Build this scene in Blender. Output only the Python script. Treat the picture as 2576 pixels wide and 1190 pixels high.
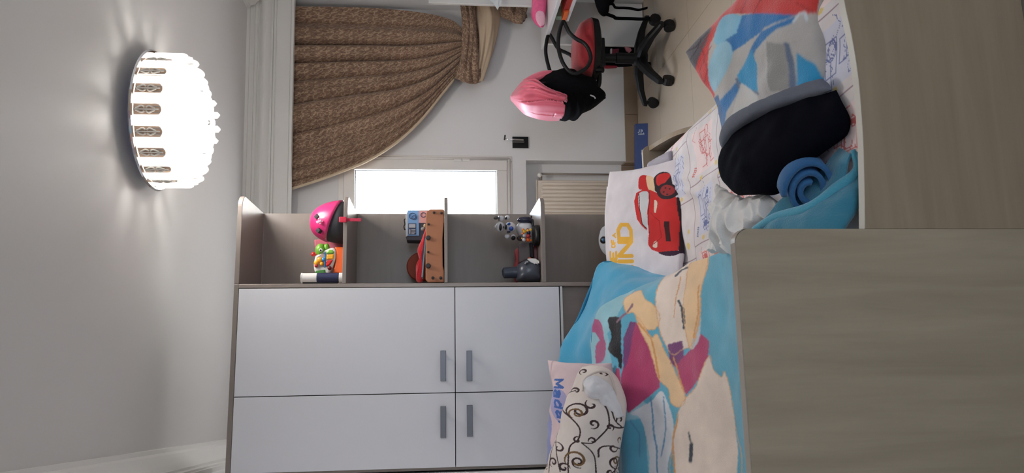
import bpy, math, random
import numpy as np
from mathutils import Vector, noise

random.seed(4)
rng = np.random.default_rng(4)
for o in list(bpy.data.objects):
    bpy.data.objects.remove(o)
SC = bpy.context.scene
COL = SC.collection

# ------------------------------------------------------------------ camera
FPX, CAMZ = 1880.0, 1.40
YAW, PIT = math.radians(10.2), math.atan(188 / 1880.0)
FW = np.array([math.sin(YAW) * math.cos(PIT), math.cos(YAW) * math.cos(PIT), -math.sin(PIT)])
RT = np.array([math.cos(YAW), -math.sin(YAW), 0.0])
UP = np.cross(RT, FW)
CP = np.array([0, 0, CAMZ])
cam_data = bpy.data.cameras.new('camera')
cam = bpy.data.objects.new('camera', cam_data)
COL.objects.link(cam)
cam_data.sensor_fit = 'AUTO'
cam_data.sensor_width = 36
cam_data.lens = FPX / 2576 * 36
cam_data.clip_start = 0.02
from mathutils import Matrix
DN = -UP            # the phone was held on its side: picture right = room down
cam.matrix_world = Matrix(((DN[0], RT[0], -FW[0], 0), (DN[1], RT[1], -FW[1], 0), (DN[2], RT[2], -FW[2], CAMZ), (0, 0, 0, 1)))
SC.camera = cam

# ------------------------------------------------------------------ light
SC.view_settings.view_transform = 'Standard'
SC.view_settings.look = 'None'
SC.view_settings.gamma = 1
SC.view_settings.use_curve_mapping = False
SC.view_settings.exposure = -0.2
SC.cycles.use_denoising = True
SC.cycles.max_bounces = 10
SC.cycles.diffuse_bounces = 6
SC.cycles.sample_clamp_indirect = 8
SKY = 8.6
LAMP_W = 14.0
wd = bpy.data.worlds.new('sky')
SC.world = wd
wd.use_nodes = True
nt = wd.node_tree
bg = nt.nodes['Background']
tc = nt.nodes.new('ShaderNodeTexCoord')
sep = nt.nodes.new('ShaderNodeSeparateXYZ')
rp = nt.nodes.new('ShaderNodeValToRGB')
mr = nt.nodes.new('ShaderNodeMapRange')
mr.inputs[1].default_value = -1; mr.inputs[2].default_value = 1
rp.color_ramp.elements[0].position = 0.42; rp.color_ramp.elements[0].color = (0.50, 0.49, 0.47, 1)
rp.color_ramp.elements[1].position = 0.62; rp.color_ramp.elements[1].color = (0.80, 0.93, 1.10, 1)
nt.links.new(tc.outputs['Generated'], sep.inputs[0])
nt.links.new(sep.outputs['Z'], mr.inputs[0])
nt.links.new(mr.outputs[0], rp.inputs[0])
mry = nt.nodes.new('ShaderNodeMapRange'); mry.inputs[1].default_value = -1; mry.inputs[2].default_value = 1; mry.inputs[3].default_value = .75; mry.inputs[4].default_value = 2.3
nt.links.new(sep.outputs['Y'], mry.inputs[0])
vm = nt.nodes.new('ShaderNodeVectorMath'); vm.operation = 'SCALE'
nt.links.new(rp.outputs[0], vm.inputs[0]); nt.links.new(mry.outputs[0], vm.inputs['Scale'])
nt.links.new(vm.outputs[0], bg.inputs['Color'])
bg.inputs['Strength'].default_value = SKY

# ------------------------------------------------------------------ room frame
ROOM_H = 2.63
TB = math.radians(4.2)                     # the window wall is turned a little from the wardrobe
EB = np.array([math.cos(TB), -math.sin(TB), 0]); NB = np.array([-math.sin(TB), -math.cos(TB), 0]); OB = np.array([0, 5.035, 0])

def portal(loc, rot, sx, sy):
    l = bpy.data.lights.new('sky_portal', 'AREA'); l.shape = 'RECTANGLE'; l.size = sx; l.size_y = sy
    l.cycles.is_portal = True
    o = bpy.data.objects.new('sky_portal', l); COL.objects.link(o); o.location = loc; o.rotation_euler = rot
    return o
WIN_S0, WIN_S1, WIN_Z0, WIN_Z1 = 0.16, 1.451, 0.889, 2.06
REAR_Y = -2.2
RX0, RX1, RZ0, RZ1 = 0.4, 1.8, 0.9, 2.2  # unseen rear opening, added to let daylight into the room
p_ = OB + EB * (WIN_S0 + WIN_S1) / 2 - NB * 0.19
portal((p_[0], p_[1], (WIN_Z0 + WIN_Z1) / 2), (math.radians(-90), 0, -TB), WIN_S1 - WIN_S0, WIN_Z1 - WIN_Z0)
portal(((RX0 + RX1) / 2, REAR_Y - 0.16, (RZ0 + RZ1) / 2), (math.radians(90), 0, 0), RX1 - RX0, RZ1 - RZ0)

# ------------------------------------------------------------------ rays: photo point -> place in the room
def ray(x, y):
    return FW * FPX + RT * (1190 - y - 595) - UP * (x - 1288)
def hit(x, y, p0, n):
    d = ray(x, y); return CP + d * (np.dot(np.array(p0, float) - CP, n) / np.dot(d, n))
def atY(x, y, Y): return hit(x, y, (0, Y, 0), np.array([0, 1., 0]))
def atZ(x, y, Z): return hit(x, y, (0, 0, Z), np.array([0, 0, 1.]))
def atX(x, y, X): return hit(x, y, (X, 0, 0), np.array([1., 0, 0]))
def W(s, d, z): return OB + EB * s + NB * d + np.array([0, 0, z])
def PW(x, y, d=0.0): return hit(x, y, OB + NB * d, NB)
def sz(x, y, d=0.0):
    p = PW(x, y, d); return float(np.dot(p - OB, EB)), float(p[2])

# ------------------------------------------------------------------ materials
def lin(c):
    c = np.asarray(c, float) / 255
    return np.where(c <= 0.04045, c / 12.92, ((c + 0.055) / 1.055) ** 2.4)
MATS = {}
def new_mat(name):
    m = bpy.data.materials.new(name); m.use_nodes = True
    return m, m.node_tree.nodes, m.node_tree.links, m.node_tree.nodes['Principled BSDF']
def mat(name, c, rough=0.5, metal=0, spec=0.5, bump=0, bscale=200, sheen=0, var=0, trans=0, emit=0):
    if name in MATS: return MATS[name]
    m, N, L, b = new_mat(name)
    col = (*lin(c), 1)
    b.inputs['Base Color'].default_value = col
    b.inputs['Roughness'].default_value = rough
    b.inputs['Metallic'].default_value = metal
    b.inputs['Specular IOR Level'].default_value = spec
    b.inputs['Sheen Weight'].default_value = sheen
    b.inputs['Transmission Weight'].default_value = trans
    if emit:
        b.inputs['Emission Color'].default_value = col; b.inputs['Emission Strength'].default_value = emit
    if bump or var:
        t = N.new('ShaderNodeTexCoord'); n = N.new('ShaderNodeTexNoise'); n.inputs['Scale'].default_value = bscale
        n.inputs['Detail'].default_value = 4
        L.new(t.outputs['Object'], n.inputs['Vector'])
        if bump:
            bp = N.new('ShaderNodeBump'); bp.inputs['Strength'].default_value = bump; bp.inputs['Distance'].default_value = 0.004
            L.new(n.outputs[0], bp.inputs['Height']); L.new(bp.outputs[0], b.inputs['Normal'])
        if var:
            mx = N.new('ShaderNodeMix'); mx.data_type = 'RGBA'
            mx.inputs[6].default_value = (*(lin(c) * (1 - var)), 1); mx.inputs[7].default_value = (*np.minimum(lin(c) * (1 + var), 1), 1)
            L.new(n.outputs[0], mx.inputs[0]); L.new(mx.outputs[2], b.inputs['Base Color'])
    MATS[name] = m
    return m
def wood(name, c1, c2, scale=(3, 3, 60), rough=0.42, spec=0.5):
    m, N, L, b = new_mat(name)
    t = N.new('ShaderNodeTexCoord'); mp = N.new('ShaderNodeMapping'); mp.inputs['Scale'].default_value = scale
    n = N.new('ShaderNodeTexNoise'); n.inputs['Scale'].default_value = 1; n.inputs['Detail'].default_value = 7; n.inputs['Roughness'].default_value = 0.62
    n.inputs['Distortion'].default_value = 0.4
    r = N.new('ShaderNodeValToRGB'); r.color_ramp.elements[0].position = 0.33; r.color_ramp.elements[1].position = 0.68
    r.color_ramp.elements[0].color = (*lin(c1), 1); r.color_ramp.elements[1].color = (*lin(c2), 1)
    bp = N.new('ShaderNodeBump'); bp.inputs['Strength'].default_value = 0.05; bp.inputs['Distance'].default_value = 0.0006
    L.new(t.outputs['Object'], mp.inputs[0]); L.new(mp.outputs[0], n.inputs[0]); L.new(n.outputs[0], r.inputs[0]); L.new(r.outputs[0], b.inputs['Base Color'])
    L.new(n.outputs[0], bp.inputs['Height']); L.new(bp.outputs[0], b.inputs['Normal'])
    b.inputs['Roughness'].default_value = rough; b.inputs['Specular IOR Level'].default_value = spec
    return m
def printed(name, rough=0.9, sheen=0.3, bump=0.25, bscale=350):
    m, N, L, b = new_mat(name)
    a = N.new('ShaderNodeAttribute'); a.attribute_name = 'Print'
    t = N.new('ShaderNodeTexCoord'); n = N.new('ShaderNodeTexNoise'); n.inputs['Scale'].default_value = bscale
    bp = N.new('ShaderNodeBump'); bp.inputs['Strength'].default_value = bump; bp.inputs['Distance'].default_value = 0.004
    L.new(t.outputs['Object'], n.inputs[0]); L.new(n.outputs[0], bp.inputs['Height']); L.new(bp.outputs[0], b.inputs['Normal'])
    n3 = N.new('ShaderNodeTexNoise'); n3.inputs['Scale'].default_value = 9; n3.inputs['Detail'].default_value = 3; L.new(t.outputs['Object'], n3.inputs[0])
    hs = N.new('ShaderNodeMapRange'); hs.inputs[1].default_value = .3; hs.inputs[2].default_value = .7; hs.inputs[3].default_value = .88; hs.inputs[4].default_value = 1.08; L.new(n3.outputs[0], hs.inputs[0])
    sv = N.new('ShaderNodeVectorMath'); sv.operation = 'SCALE'; L.new(a.outputs['Color'], sv.inputs[0]); L.new(hs.outputs[0], sv.inputs['Scale']); L.new(sv.outputs[0], b.inputs['Base Color'])
    b.inputs['Roughness'].default_value = rough; b.inputs['Sheen Weight'].default_value = sheen; b.inputs['Specular IOR Level'].default_value = 0.2
    return m

M_WALL = mat('wall_paint', (232, 232, 233), 0.9, spec=0.2, bump=0.05, bscale=90)
M_CEIL = mat('ceiling_paint', (219, 218, 217), 0.55, spec=0.25)
M_PLASTER = mat('moulding_paint', (226, 225, 222), 0.6, spec=0.3)
M_UPVC = mat('window_plastic', (228, 224, 220), 0.35)
M_WHITE = mat('white_laminate', (226, 227, 234), 0.32, spec=0.5)
M_WHITE_EDGE = mat('white_edge_band', (236, 236, 234), 0.35)
M_TAUPE = wood('taupe_wood_laminate', (141, 130, 124), (150, 139, 133), (30, 30, 3), 0.28)
M_TAUPE_H = wood('taupe_wood_laminate_level', (133, 123, 117), (140, 130, 124), (3, 3, 24), 0.30)
M_PANEL_V = wood('bed_wood_upright_grain', (146, 135, 117), (162, 151, 132), (22, 22, 1.6), 0.5)
M_PANEL_H = wood('bed_wood_level_grain', (136, 121, 102), (151, 136, 116), (1.6, 22, 22), 0.5)
M_GAP_SHADE = mat('gap_shade', (25, 25, 27), 0.9)
M_HANDLE = mat('brushed_handle', (120, 122, 130), 0.35, 0.85)
M_CHROME = mat('chrome', (225, 225, 228), 0.12, 1)
M_BLACK = mat('black_plastic', (18, 18, 20), 0.45, spec=.35)
M_BLACKF = mat('black_fabric', (13, 13, 17), 0.95, spec=.1, bump=0.3, bscale=250)

# ------------------------------------------------------------------ geometry
class G:
    def __init__(s): s.v = []; s.f = []
    def add(s, v, f):
        b = len(s.v); s.v += [tuple(map(float, p)) for p in v]; s.f += [tuple(i + b for i in q) for q in f]; return s
    def hexa(s, p):
        return s.add(p, [(0, 3, 2, 1), (4, 5, 6, 7), (0, 1, 5, 4), (1, 2, 6, 5), (2, 3, 7, 6), (3, 0, 4, 7)])
    def box(s, a, b):
        (x0, y0, z0), (x1, y1, z1) = a, b
        return s.hexa([(x0, y0, z0), (x1, y0, z0), (x1, y1, z0), (x0, y1, z0), (x0, y0, z1), (x1, y0, z1), (x1, y1, z1), (x0, y1, z1)])
    def wbox(s, s0, s1, d0, d1, z0, z1):     # box in the window wall's frame
        return s.hexa([W(s0, d1, z0), W(s1, d1, z0), W(s1, d0, z0), W(s0, d0, z0), W(s0, d1, z1), W(s1, d1, z1), W(s1, d0, z1), W(s0, d0, z1)])
    def obox(s, c, ax, ay, az):
        c, ax, ay, az = map(lambda q: np.array(q, float), (c, ax, ay, az))
        return s.hexa([c - ax - ay - az, c + ax - ay - az, c + ax + ay - az, c - ax + ay - az, c - ax - ay + az, c + ax - ay + az, c + ax + ay + az, c - ax + ay + az])
    def rings(s, rings, cap=True, closed=False):
        n = len(rings[0]); v = [p for r in rings for p in r]; f = []
        k = len(rings)
        for i in range(k if closed else k - 1):
            a, b = i * n, ((i + 1) % k) * n
            for j in range(n):
                f.append((a + j, a + (j + 1) % n, b + (j + 1) % n, b + j))
        if cap and not closed:
            f.append(tuple(range(n))[::-1]); f.append(tuple(range((k - 1) * n, k * n)))
        return s.add(v, f)
    def tube(s, pts, r, seg=8, closed=False, ry=None, smooth=0):
        P = np.array(pts, float)
        if smooth: P = crom(P, smooth, closed)
        n = len(P); rr = r if hasattr(r, '__len__') else [r] * n
        if len(rr) != n: rr = np.interp(np.linspace(0, 1, n), np.linspace(0, 1, len(rr)), rr)
        rings = []; up = None
        for i in range(n):
            if closed: t = P[(i + 1) % n] - P[i - 1]
            else: t = P[min(i + 1, n - 1)] - P[max(i - 1, 0)]
            t = t / (np.linalg.norm(t) + 1e-9)
            if up is None:
                up = np.array([0, 0, 1.]) if abs(t[2]) < 0.9 else np.array([1., 0, 0])
            a = np.cross(t, up); a /= np.linalg.norm(a) + 1e-9; b = np.cross(a, t); up = b
            k = (ry / r) if (ry and not hasattr(r, '__len__')) else 1
            rings.append([P[i] + rr[i] * (a * math.cos(q) + b * k * math.sin(q)) for q in np.linspace(0, 2 * math.pi, seg, endpoint=False)])
        return s.rings(rings, True, closed)
    def lathe(s, prof, c, seg=24, ax=(0, 0, 1), cap=True):
        ax = np.array(ax, float); ax /= np.linalg.norm(ax)
        u = np.cross(ax, (0, 0, 1) if abs(ax[2]) < 0.9 else (1, 0, 0)); u /= np.linalg.norm(u); w = np.cross(ax, u); c = np.array(c, float)
        return s.rings([[c + ax * z + r * (u * math.cos(q) + w * math.sin(q)) for q in np.linspace(0, 2 * math.pi, seg, endpoint=False)] for r, z in prof], cap)
    def ball(s, c, r, seg=16, n=9):
        r = r if hasattr(r, '__len__') else (r, r, r); c = np.array(c, float)
        return s.rings([[c + np.array([r[0] * math.sin(a) * math.cos(q), r[1] * math.sin(a) * math.sin(q), -r[2] * math.cos(a)]) for q in np.linspace(0, 2 * math.pi, seg, endpoint=False)] for a in np.linspace(0.04, math.pi - 0.04, n)])
    def prism(s, pts, vec):                   # polygon of 3-D points pushed along vec
        n = len(pts); P = [np.array(p, float) for p in pts]; v = P + [p + np.array(vec, float) for p in P]
        return s.add(v, [tuple(range(n))[::-1], tuple(range(n, 2 * n))] + [(i, (i + 1) % n, n + (i + 1) % n, n + i) for i in range(n)])
def crom(P, k, closed=False):
    P = np.array(P, float); n = len(P); out = []
    rngi = range(n if closed else n - 1)
    for i in rngi:
        p1, p2 = P[i], P[(i + 1) % n]
        p0 = P[i - 1] if (i > 0 or closed) else 2 * p1 - p2
        p3 = P[(i + 2) % n] if (i + 2 < n or closed) else 2 * p2 - p1
        for t in np.linspace(0, 1, k, endpoint=False):
            out.append(0.5 * (2 * p1 + (p2 - p0) * t + (2 * p0 - 5 * p1 + 4 * p2 - p3) * t * t + (3 * p1 - p0 - 3 * p2 + p3) * t ** 3))
    if not closed: out.append(P[-1])
    return np.array(out)
def grid_eval(ctrl, nr, nc):                  # smooth surface through a net of control points (any vector size)
    A = np.array(ctrl, float)
    def along(B, n):
        k = B.shape[0]; t = np.linspace(0, k - 1, n); i = np.minimum(t.astype(int), k - 2); f = (t - i).reshape(-1, *([1] * (B.ndim - 1)))
        p1, p2 = B[i], B[i + 1]
        p0 = np.where((i > 0).reshape(f.shape), B[np.maximum(i - 1, 0)], 2 * p1 - p2)
        p3 = np.where((i + 2 < k).reshape(f.shape), B[np.minimum(i + 2, k - 1)], 2 * p2 - p1)
        return 0.5 * (2 * p1 + (p2 - p0) * f + (2 * p0 - 5 * p1 + 4 * p2 - p3) * f * f + (3 * p1 - p0 - 3 * p2 + p3) * f ** 3)
    B = along(A, nr)
    return np.swapaxes(along(np.swapaxes(B, 0, 1), nc), 0, 1)
def grid_faces(nr, nc, base=0, flip=False):
    i = np.arange(nr - 1)[:, None] * nc + np.arange(nc - 1)[None, :] + base
    q = np.stack([i, i + 1, i + nc + 1, i + nc], -1).reshape(-1, 4)
    return q[:, ::-1] if flip else q
def normals(P):
    du = np.gradient(P, axis=0); dv = np.gradient(P, axis=1); n = np.cross(du, dv)
    return n / (np.linalg.norm(n, axis=-1, keepdims=True) + 1e-9)

def wloc(o):
    p = np.zeros(3)
    while o is not None:
        p += np.array(o.location); o = o.parent
    return p
def put(name, v, f, m, parent=None, smooth=False, bevel=0, origin=None, cols=None, uv=None, solid=0, sub=0):
    v = np.asarray(v, float)
    base = wloc(parent) if parent is not None else np.zeros(3)
    if parent is None:
        lo, hi = v.min(0), v.max(0); origin = np.array([(lo[0] + hi[0]) / 2, (lo[1] + hi[1]) / 2, lo[2]]) if origin is None else np.array(origin, float)
    else: origin = base if origin is None else np.array(origin, float)
    me = bpy.data.meshes.new(name)
    me.from_pydata((v - origin).tolist(), [], f if isinstance(f, list) else np.asarray(f).tolist())
    me.materials.append(m)
    if smooth: me.polygons.foreach_set('use_smooth', [True] * len(me.polygons))
    if cols is not None:
        a = me.attributes.new('Print', 'FLOAT_COLOR', 'POINT')
        a.data.foreach_set('color', np.concatenate([cols, np.ones((len(cols), 1))], 1).astype(np.float32).ravel())
    if uv is not None:
        ul = me.uv_layers.new(name='UVMap'); li = np.empty(len(me.loops), np.int32); me.loops.foreach_get('vertex_index', li)
        ul.data.foreach_set('uv', np.asarray(uv, np.float32)[li].ravel())
    o = bpy.data.objects.new(name, me); COL.objects.link(o)
    o.location = origin - base
    if parent is not None: o.parent = parent
    if bevel:
        b = o.modifiers.new('bevel', 'BEVEL'); b.width = bevel; b.segments = 2; b.limit_method = 'ANGLE'; b.angle_limit = math.radians(50)
    if solid:
        b = o.modifiers.new('thickness', 'SOLIDIFY'); b.thickness = solid; b.offset = -1
    if sub:
        b = o.modifiers.new('round', 'SUBSURF'); b.levels = sub; b.render_levels = sub
    return o
def gput(name, g, m, parent=None, **k): return put(name, g.v, g.f, m, parent, **k)
def tag(o, label, cat, group=None, kind=None):
    o['label'] = label
    if cat: o['category'] = cat
    if group: o['group'] = group
    if kind: o['kind'] = kind
    return o
def thing(name, loc, label, cat, group=None, kind=None):
    o = bpy.data.objects.new(name, None); o.empty_display_size = 0.05; COL.objects.link(o); o.location = [float(q) for q in loc]
    return tag(o, label, cat, group, kind)
def struct(o, label): return tag(o, label, None, None, 'structure')

# ------------------------------------------------------------------ prints
def inpoly(x, y, P):
    P = np.asarray(P, float); ins = np.zeros(len(x), bool); j = len(P) - 1
    for i in range(len(P)):
        xi, yi, xj, yj = *P[i], *P[j]
        if yi != yj:
            c = (yi > y) != (yj > y); ins ^= c & (x < (xj - xi) * (y - yi) / (yj - yi) + xi)
        j = i
    return ins
def nearline(x, y, P, w):
    out = np.zeros(len(x), bool); P = np.asarray(P, float)
    ww = w if hasattr(w, '__len__') else [w] * len(P)
    for (a, b), wa in zip(zip(P[:-1], P[1:]), ww):
        m = (x > min(a[0], b[0]) - wa) & (x < max(a[0], b[0]) + wa) & (y > min(a[1], b[1]) - wa) & (y < max(a[1], b[1]) + wa)
        if not m.any(): continue
        d = b - a; t = np.clip(((x[m] - a[0]) * d[0] + (y[m] - a[1]) * d[1]) / (d @ d + 1e-9), 0, 1)
        k = np.hypot(x[m] - a[0] - t * d[0], y[m] - a[1] - t * d[1]) < wa
        idx = np.nonzero(m)[0]; out[idx[k]] = True
    return out
def paint(x, y, base, items, jit=0.0):
    x = np.asarray(x, float).ravel(); y = np.asarray(y, float).ravel()
    if jit:
        x = x + jit * np.sin(y * 0.45 + np.sin(x * 0.3) * 2); y = y + jit * np.sin(x * 0.4 + np.cos(y * 0.33) * 2)
    c = np.tile(np.asarray(base, float), (len(x), 1))
    for it in items:
        if it[0] == 'p': k = inpoly(x, y, crom(it[2], 6, True) if len(it) > 3 else it[2])
        elif it[0] == 'e': k = ((x - it[2][0]) / it[3][0]) ** 2 + ((y - it[2][1]) / it[3][1]) ** 2 < 1
        else: k = nearline(x, y, it[2], it[3])
        c[k] = it[1]
    return lin(c)
GLY = {'K': [[(0, 0), (0, 1)], [(1, 1), (0.05, 0.45), (1, 0)]], 'I': [[(0.5, 0), (0.5, 1)]], 'N': [[(0, 0), (0, 1), (1, 0), (1, 1)]],
       'D': [[(0, 0), (0, 1), (0.6, 1), (1, 0.75), (1, 0.25), (0.6, 0), (0, 0)]], 'O': [[(0, 0.15), (0, 0.85), (0.2, 1), (0.8, 1), (1, 0.85), (1, 0.15), (0.8, 0), (0.2, 0), (0, 0.15)]],
       'E': [[(1, 0), (0, 0), (0, 1), (1, 1)], [(0, 0.5), (0.8, 0.5)]], 'F': [[(0, 0), (0, 1), (1, 1)], [(0, 0.5), (0.8, 0.5)]], 'A': [[(0, 0), (0.5, 1), (1, 0)], [(0.2, 0.35), (0.8, 0.35)]],
       'M': [[(0, 0), (0, 1), (0.5, 0.3), (1, 1), (1, 0)]], 'a': [[(0.1, 0.62), (0.5, 0.7), (0.9, 0.6), (0.9, 0)], [(0.9, 0.4), (0.3, 0.42), (0.05, 0.2), (0.3, 0), (0.9, 0.12)]],
       'd': [[(0.95, 0), (0.95, 1)], [(0.95, 0.55), (0.5, 0.66), (0.05, 0.45), (0.05, 0.18), (0.4, 0), (0.95, 0.15)]],
       'r': [[(0.1, 0), (0.1, 0.68)], [(0.1, 0.45), (0.5, 0.7), (0.9, 0.6)]], 't': [[(0.45, 1), (0.45, 0.15), (0.8, 0)], [(0.1, 0.7), (0.85, 0.7)]],
       's': [[(0.9, 0.6), (0.4, 0.7), (0.1, 0.52), (0.85, 0.2), (0.5, 0), (0.05, 0.1)]]}
def text_strokes(t, o, ux, uy, w, adv, gap, color, lw):
    """o = photo point of the lower left of the first letter, ux = reading direction, uy = letter height vector."""
    out = []; p = np.array(o, float); ux = np.array(ux, float); uy = np.array(uy, float)
    for ch in t:
        if ch == ' ': p = p + ux * adv * 0.6; continue
        ww = w * (0.35 if ch == 'I' else 1)
        for st in GLY[ch]:
            out.append(('l', color, [p + ux * ww * a + uy * b for a, b in st], lw))
        p = p + ux * (ww + gap)
    return out

# =================================================================== STRUCTURE
def LX(Y, off=0.0): return -0.275 - 0.0466 * Y + off         # face of the left wall
RXW = 2.47
TILE = mat('floor_tile', (184, 170, 152), 0.33, spec=0.45, var=0.05, bscale=4)
GROUT = mat('tile_joint', (176, 162, 142), 0.8)
g = G().box((-0.9, REAR_Y - 0.15, -0.12), (RXW + 0.15, 5.4, -0.006))
floor = struct(gput('floor', g, GROUT), 'beige ceramic tile floor between bed and desk')
ts = 0.60
tm = None
for i in range(6):
    for j in range(13):
        x0 = -0.55 + i * ts; y0 = REAR_Y + j * ts
        if y0 + ts > 5.3: continue
        if tm is None:
            t = gput('tile', G().box((x0 + 0.0012, y0 + 0.0012, -0.006), (x0 + ts - 0.0012, y0 + ts - 0.0012, 0)), TILE, floor, origin=(x0, y0, 0))
            tm = t
        else:
            t = tm.copy(); COL.objects.link(t); t.parent = floor; t.location = np.array([x0, y0, 0]) - wloc(floor)
g = G().box((-0.95, REAR_Y - 0.15, ROOM_H), (RXW + 0.15, 5.45, ROOM_H + 0.15))
struct(gput('ceiling', g, M_CEIL), 'smooth pale painted ceiling above the wardrobe')

# window wall with the window opening and the radiator niche
NI_S0, NI_S1, NI_Z = 0.16, 1.424, 0.793
g = G()
g.wbox(-0.75, WIN_S0, -0.3, 0, -0.02, ROOM_H)
g.wbox(WIN_S1, 2.75, -0.3, 0, WIN_Z0, ROOM_H)
g.wbox(NI_S1, 2.75, -0.3, 0, -0.02, WIN_Z0)
g.wbox(WIN_S0, WIN_S1, -0.3, 0, WIN_Z1, ROOM_H)
g.wbox(WIN_S0, NI_S1, -0.3, 0, NI_Z, WIN_Z0)
g.wbox(WIN_S0, NI_S1, -0.3, -0.13, -0.02, NI_Z)
struct(gput('wall_back', g, M_WALL), 'light grey window wall with recessed radiator niche')
g = G().hexa([(LX(REAR_Y) - .15, REAR_Y, 0), (LX(REAR_Y), REAR_Y, 0), (LX(5.2), 5.2, 0), (LX(5.2) - .15, 5.2, 0), (LX(REAR_Y) - .15, REAR_Y, ROOM_H), (LX(REAR_Y), REAR_Y, ROOM_H), (LX(5.2), 5.2, ROOM_H), (LX(5.2) - .15, 5.2, ROOM_H)])
struct(gput('wall_left', g, M_WALL), 'light grey wall at the left end of the wardrobe')
struct(gput('wall_right', G().box((RXW, REAR_Y, 0), (RXW + .15, 5.2, ROOM_H)), M_WALL), 'light grey wall behind the desk on the right')
g = G()
x0, x1 = -0.6, RXW + .15
g.box((x0, REAR_Y - .15, 0), (RX0, REAR_Y, ROOM_H)).box((RX1, REAR_Y - .15, 0), (x1, REAR_Y, ROOM_H)).box((RX0, REAR_Y - .15, 0), (RX1, REAR_Y, RZ0)).box((RX0, REAR_Y - .15, RZ1), (RX1, REAR_Y, ROOM_H))
struct(gput('wall_rear', g, M_WALL), 'light grey wall behind the camera with an opening added to let daylight in')

# skirting of tiles, along the window wall and into the niche
M_SKIRT = mat('skirting_tile', (150, 130, 110), 0.4, var=0.04, bscale=6)
sk = thing('baseboard_back', W(1.9, 0, 0), 'brown tile skirting along the foot of the window wall', None, kind='structure')
s = NI_S1
while s < 2.4:
    gput('tile', G().wbox(s + .001, min(s + .33, 2.52) - .001, 0, 0.010, 0, 0.094), M_SKIRT, sk, bevel=0.002); s += .33
gput('tile', G().wbox(NI_S1, NI_S1 + .010, -0.13, -0.001, 0, 0.094).v and G().wbox(NI_S1 - .010, NI_S1 - .0005, -0.128, -0.001, 0, 0.094), M_SKIRT, sk)
for k in range(3):
    gput('tile', G().wbox(NI_S1 - .012 - .33 * (k + 1), NI_S1 - .012 - .33 * k - .002, -0.13, -0.12, 0, 0.094), M_SKIRT, sk)

# curtain pelmet: a moulded board from ceiling down, across the whole window wall
def wall_profile(name, prof, s0, s1, m):       # prof: list of (distance from wall, z)
    n = len(prof); v = [W(s0, d, z) for d, z in prof] + [W(s1, d, z) for d, z in prof]
    return put(name, v, [tuple(range(n)), tuple(range(n, 2 * n))[::-1]] + [(i, n + i, n + (i + 1) % n, (i + 1) % n) for i in range(n)], m)
f0 = .165
prof = [(f0 - .022, ROOM_H), (f0 + .030, ROOM_H), (f0 + .030, 2.612), (f0 + .018, 2.610), (f0 + .018, 2.592), (f0 + .026, 2.590), (f0 + .026, 2.582), (f0 + .012, 2.580), (f0 + .012, 2.572), (f0 + .018, 2.570), (f0 + .018, 2.564), (f0 + .002, 2.560)]
prof += [(f0 + .022 * math.sin(a) + .002, 2.558 - .078 * a / math.pi) for a in np.linspace(0.05, math.pi - .05, 9)]
prof += [(f0 + .002, 2.476), (f0 + .014, 2.474), (f0 + .014, 2.466), (f0 + .004, 2.464), (f0 + .004, 2.458), (f0 + .018, 2.456), (f0 + .018, 2.447), (f0 + .004, 2.445), (f0, 2.440), (f0, 2.366), (f0 + .010, 2.364), (f0 + .010, 2.356), (f0 + .004, 2.354), (f0 + .004, 2.350), (f0 + .018, 2.348), (f0 + .018, 2.334), (f0 - .022, 2.334)]
struct(wall_profile('trim_1', prof, -0.62, 2.56, M_PLASTER), 'white moulded curtain pelmet below the ceiling')
# cornices along the side walls
def side_cornice(name, xf, sgn, y0, y1, label):
    pr = [(0, 0), (.125, 0), (.125, -.018), (.108, -.024), (.100, -.050), (.085, -.062), (.060, -.085), (.040, -.100), (.040, -.112), (.030, -.114), (.030, -.150), (.022, -.152), (.022, -.166), (0, -.170)]
    n = len(pr); v = [(xf(y0) + sgn * d, y0, ROOM_H + z) for d, z in pr] + [(xf(y1) + sgn * d, y1, ROOM_H + z) for d, z in pr]
    o = put(name, v, [tuple(range(n)), tuple(range(n, 2 * n))[::-1]] + [(i, n + i, n + (i + 1) % n, (i + 1) % n) for i in range(n)], M_PLASTER)
    return struct(o, label)
side_cornice('trim_2', LX, 1, REAR_Y, 4.86, 'white stepped cornice along the left wall')
side_cornice('trim_3', lambda y: RXW, -1, REAR_Y, 4.655, 'white stepped cornice along the right wall')

# window
win = thing('window_1', W(.8, 0, WIN_Z0), 'white framed window beside the open shelves, daylight behind', None, kind='structure')
def frame(s0, s1, z0, z1, w, d0, d1, g=None):
    g = g or G()
    g.wbox(s0, s0 + w, d0, d1, z0, z1); g.wbox(s1 - w, s1, d0, d1, z0, z1); g.wbox(s0 + w, s1 - w, d0, d1, z0, z0 + w); g.wbox(s0 + w, s1 - w, d0, d1, z1 - w, z1); return g
gput('outer_frame', frame(WIN_S0, WIN_S1, WIN_Z0, WIN_Z1, .040, -.09, .006), M_UPVC, win, bevel=.005)
fr = G()
for (a, b) in (((WIN_S1 - .03), (WIN_S1 - .012)), ((WIN_S0 + .012), (WIN_S0 + .03))):
    fr.tube([W((a + b) / 2, .008, WIN_Z0 + .02), W((a + b) / 2, .008, WIN_Z1 - .02)], .009, 10)
fr.tube([W(WIN_S0 + .02, .008, WIN_Z0 + .021), W(WIN_S1 - .02, .008, WIN_Z0 + .021)], .009, 10)
gput('frame_moulding', fr, M_UPVC, win, smooth=True)
mid = .80
GLASS, GN, GL, gb = new_mat('window_glass')
tr = GN.new('ShaderNodeBsdfTransparent'); gl = GN.new('ShaderNodeBsdfGlossy'); gl.inputs['Roughness'].default_value = 0.02; mxs = GN.new('ShaderNodeMixShader'); mxs.inputs[0].default_value = 0.06
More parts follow.
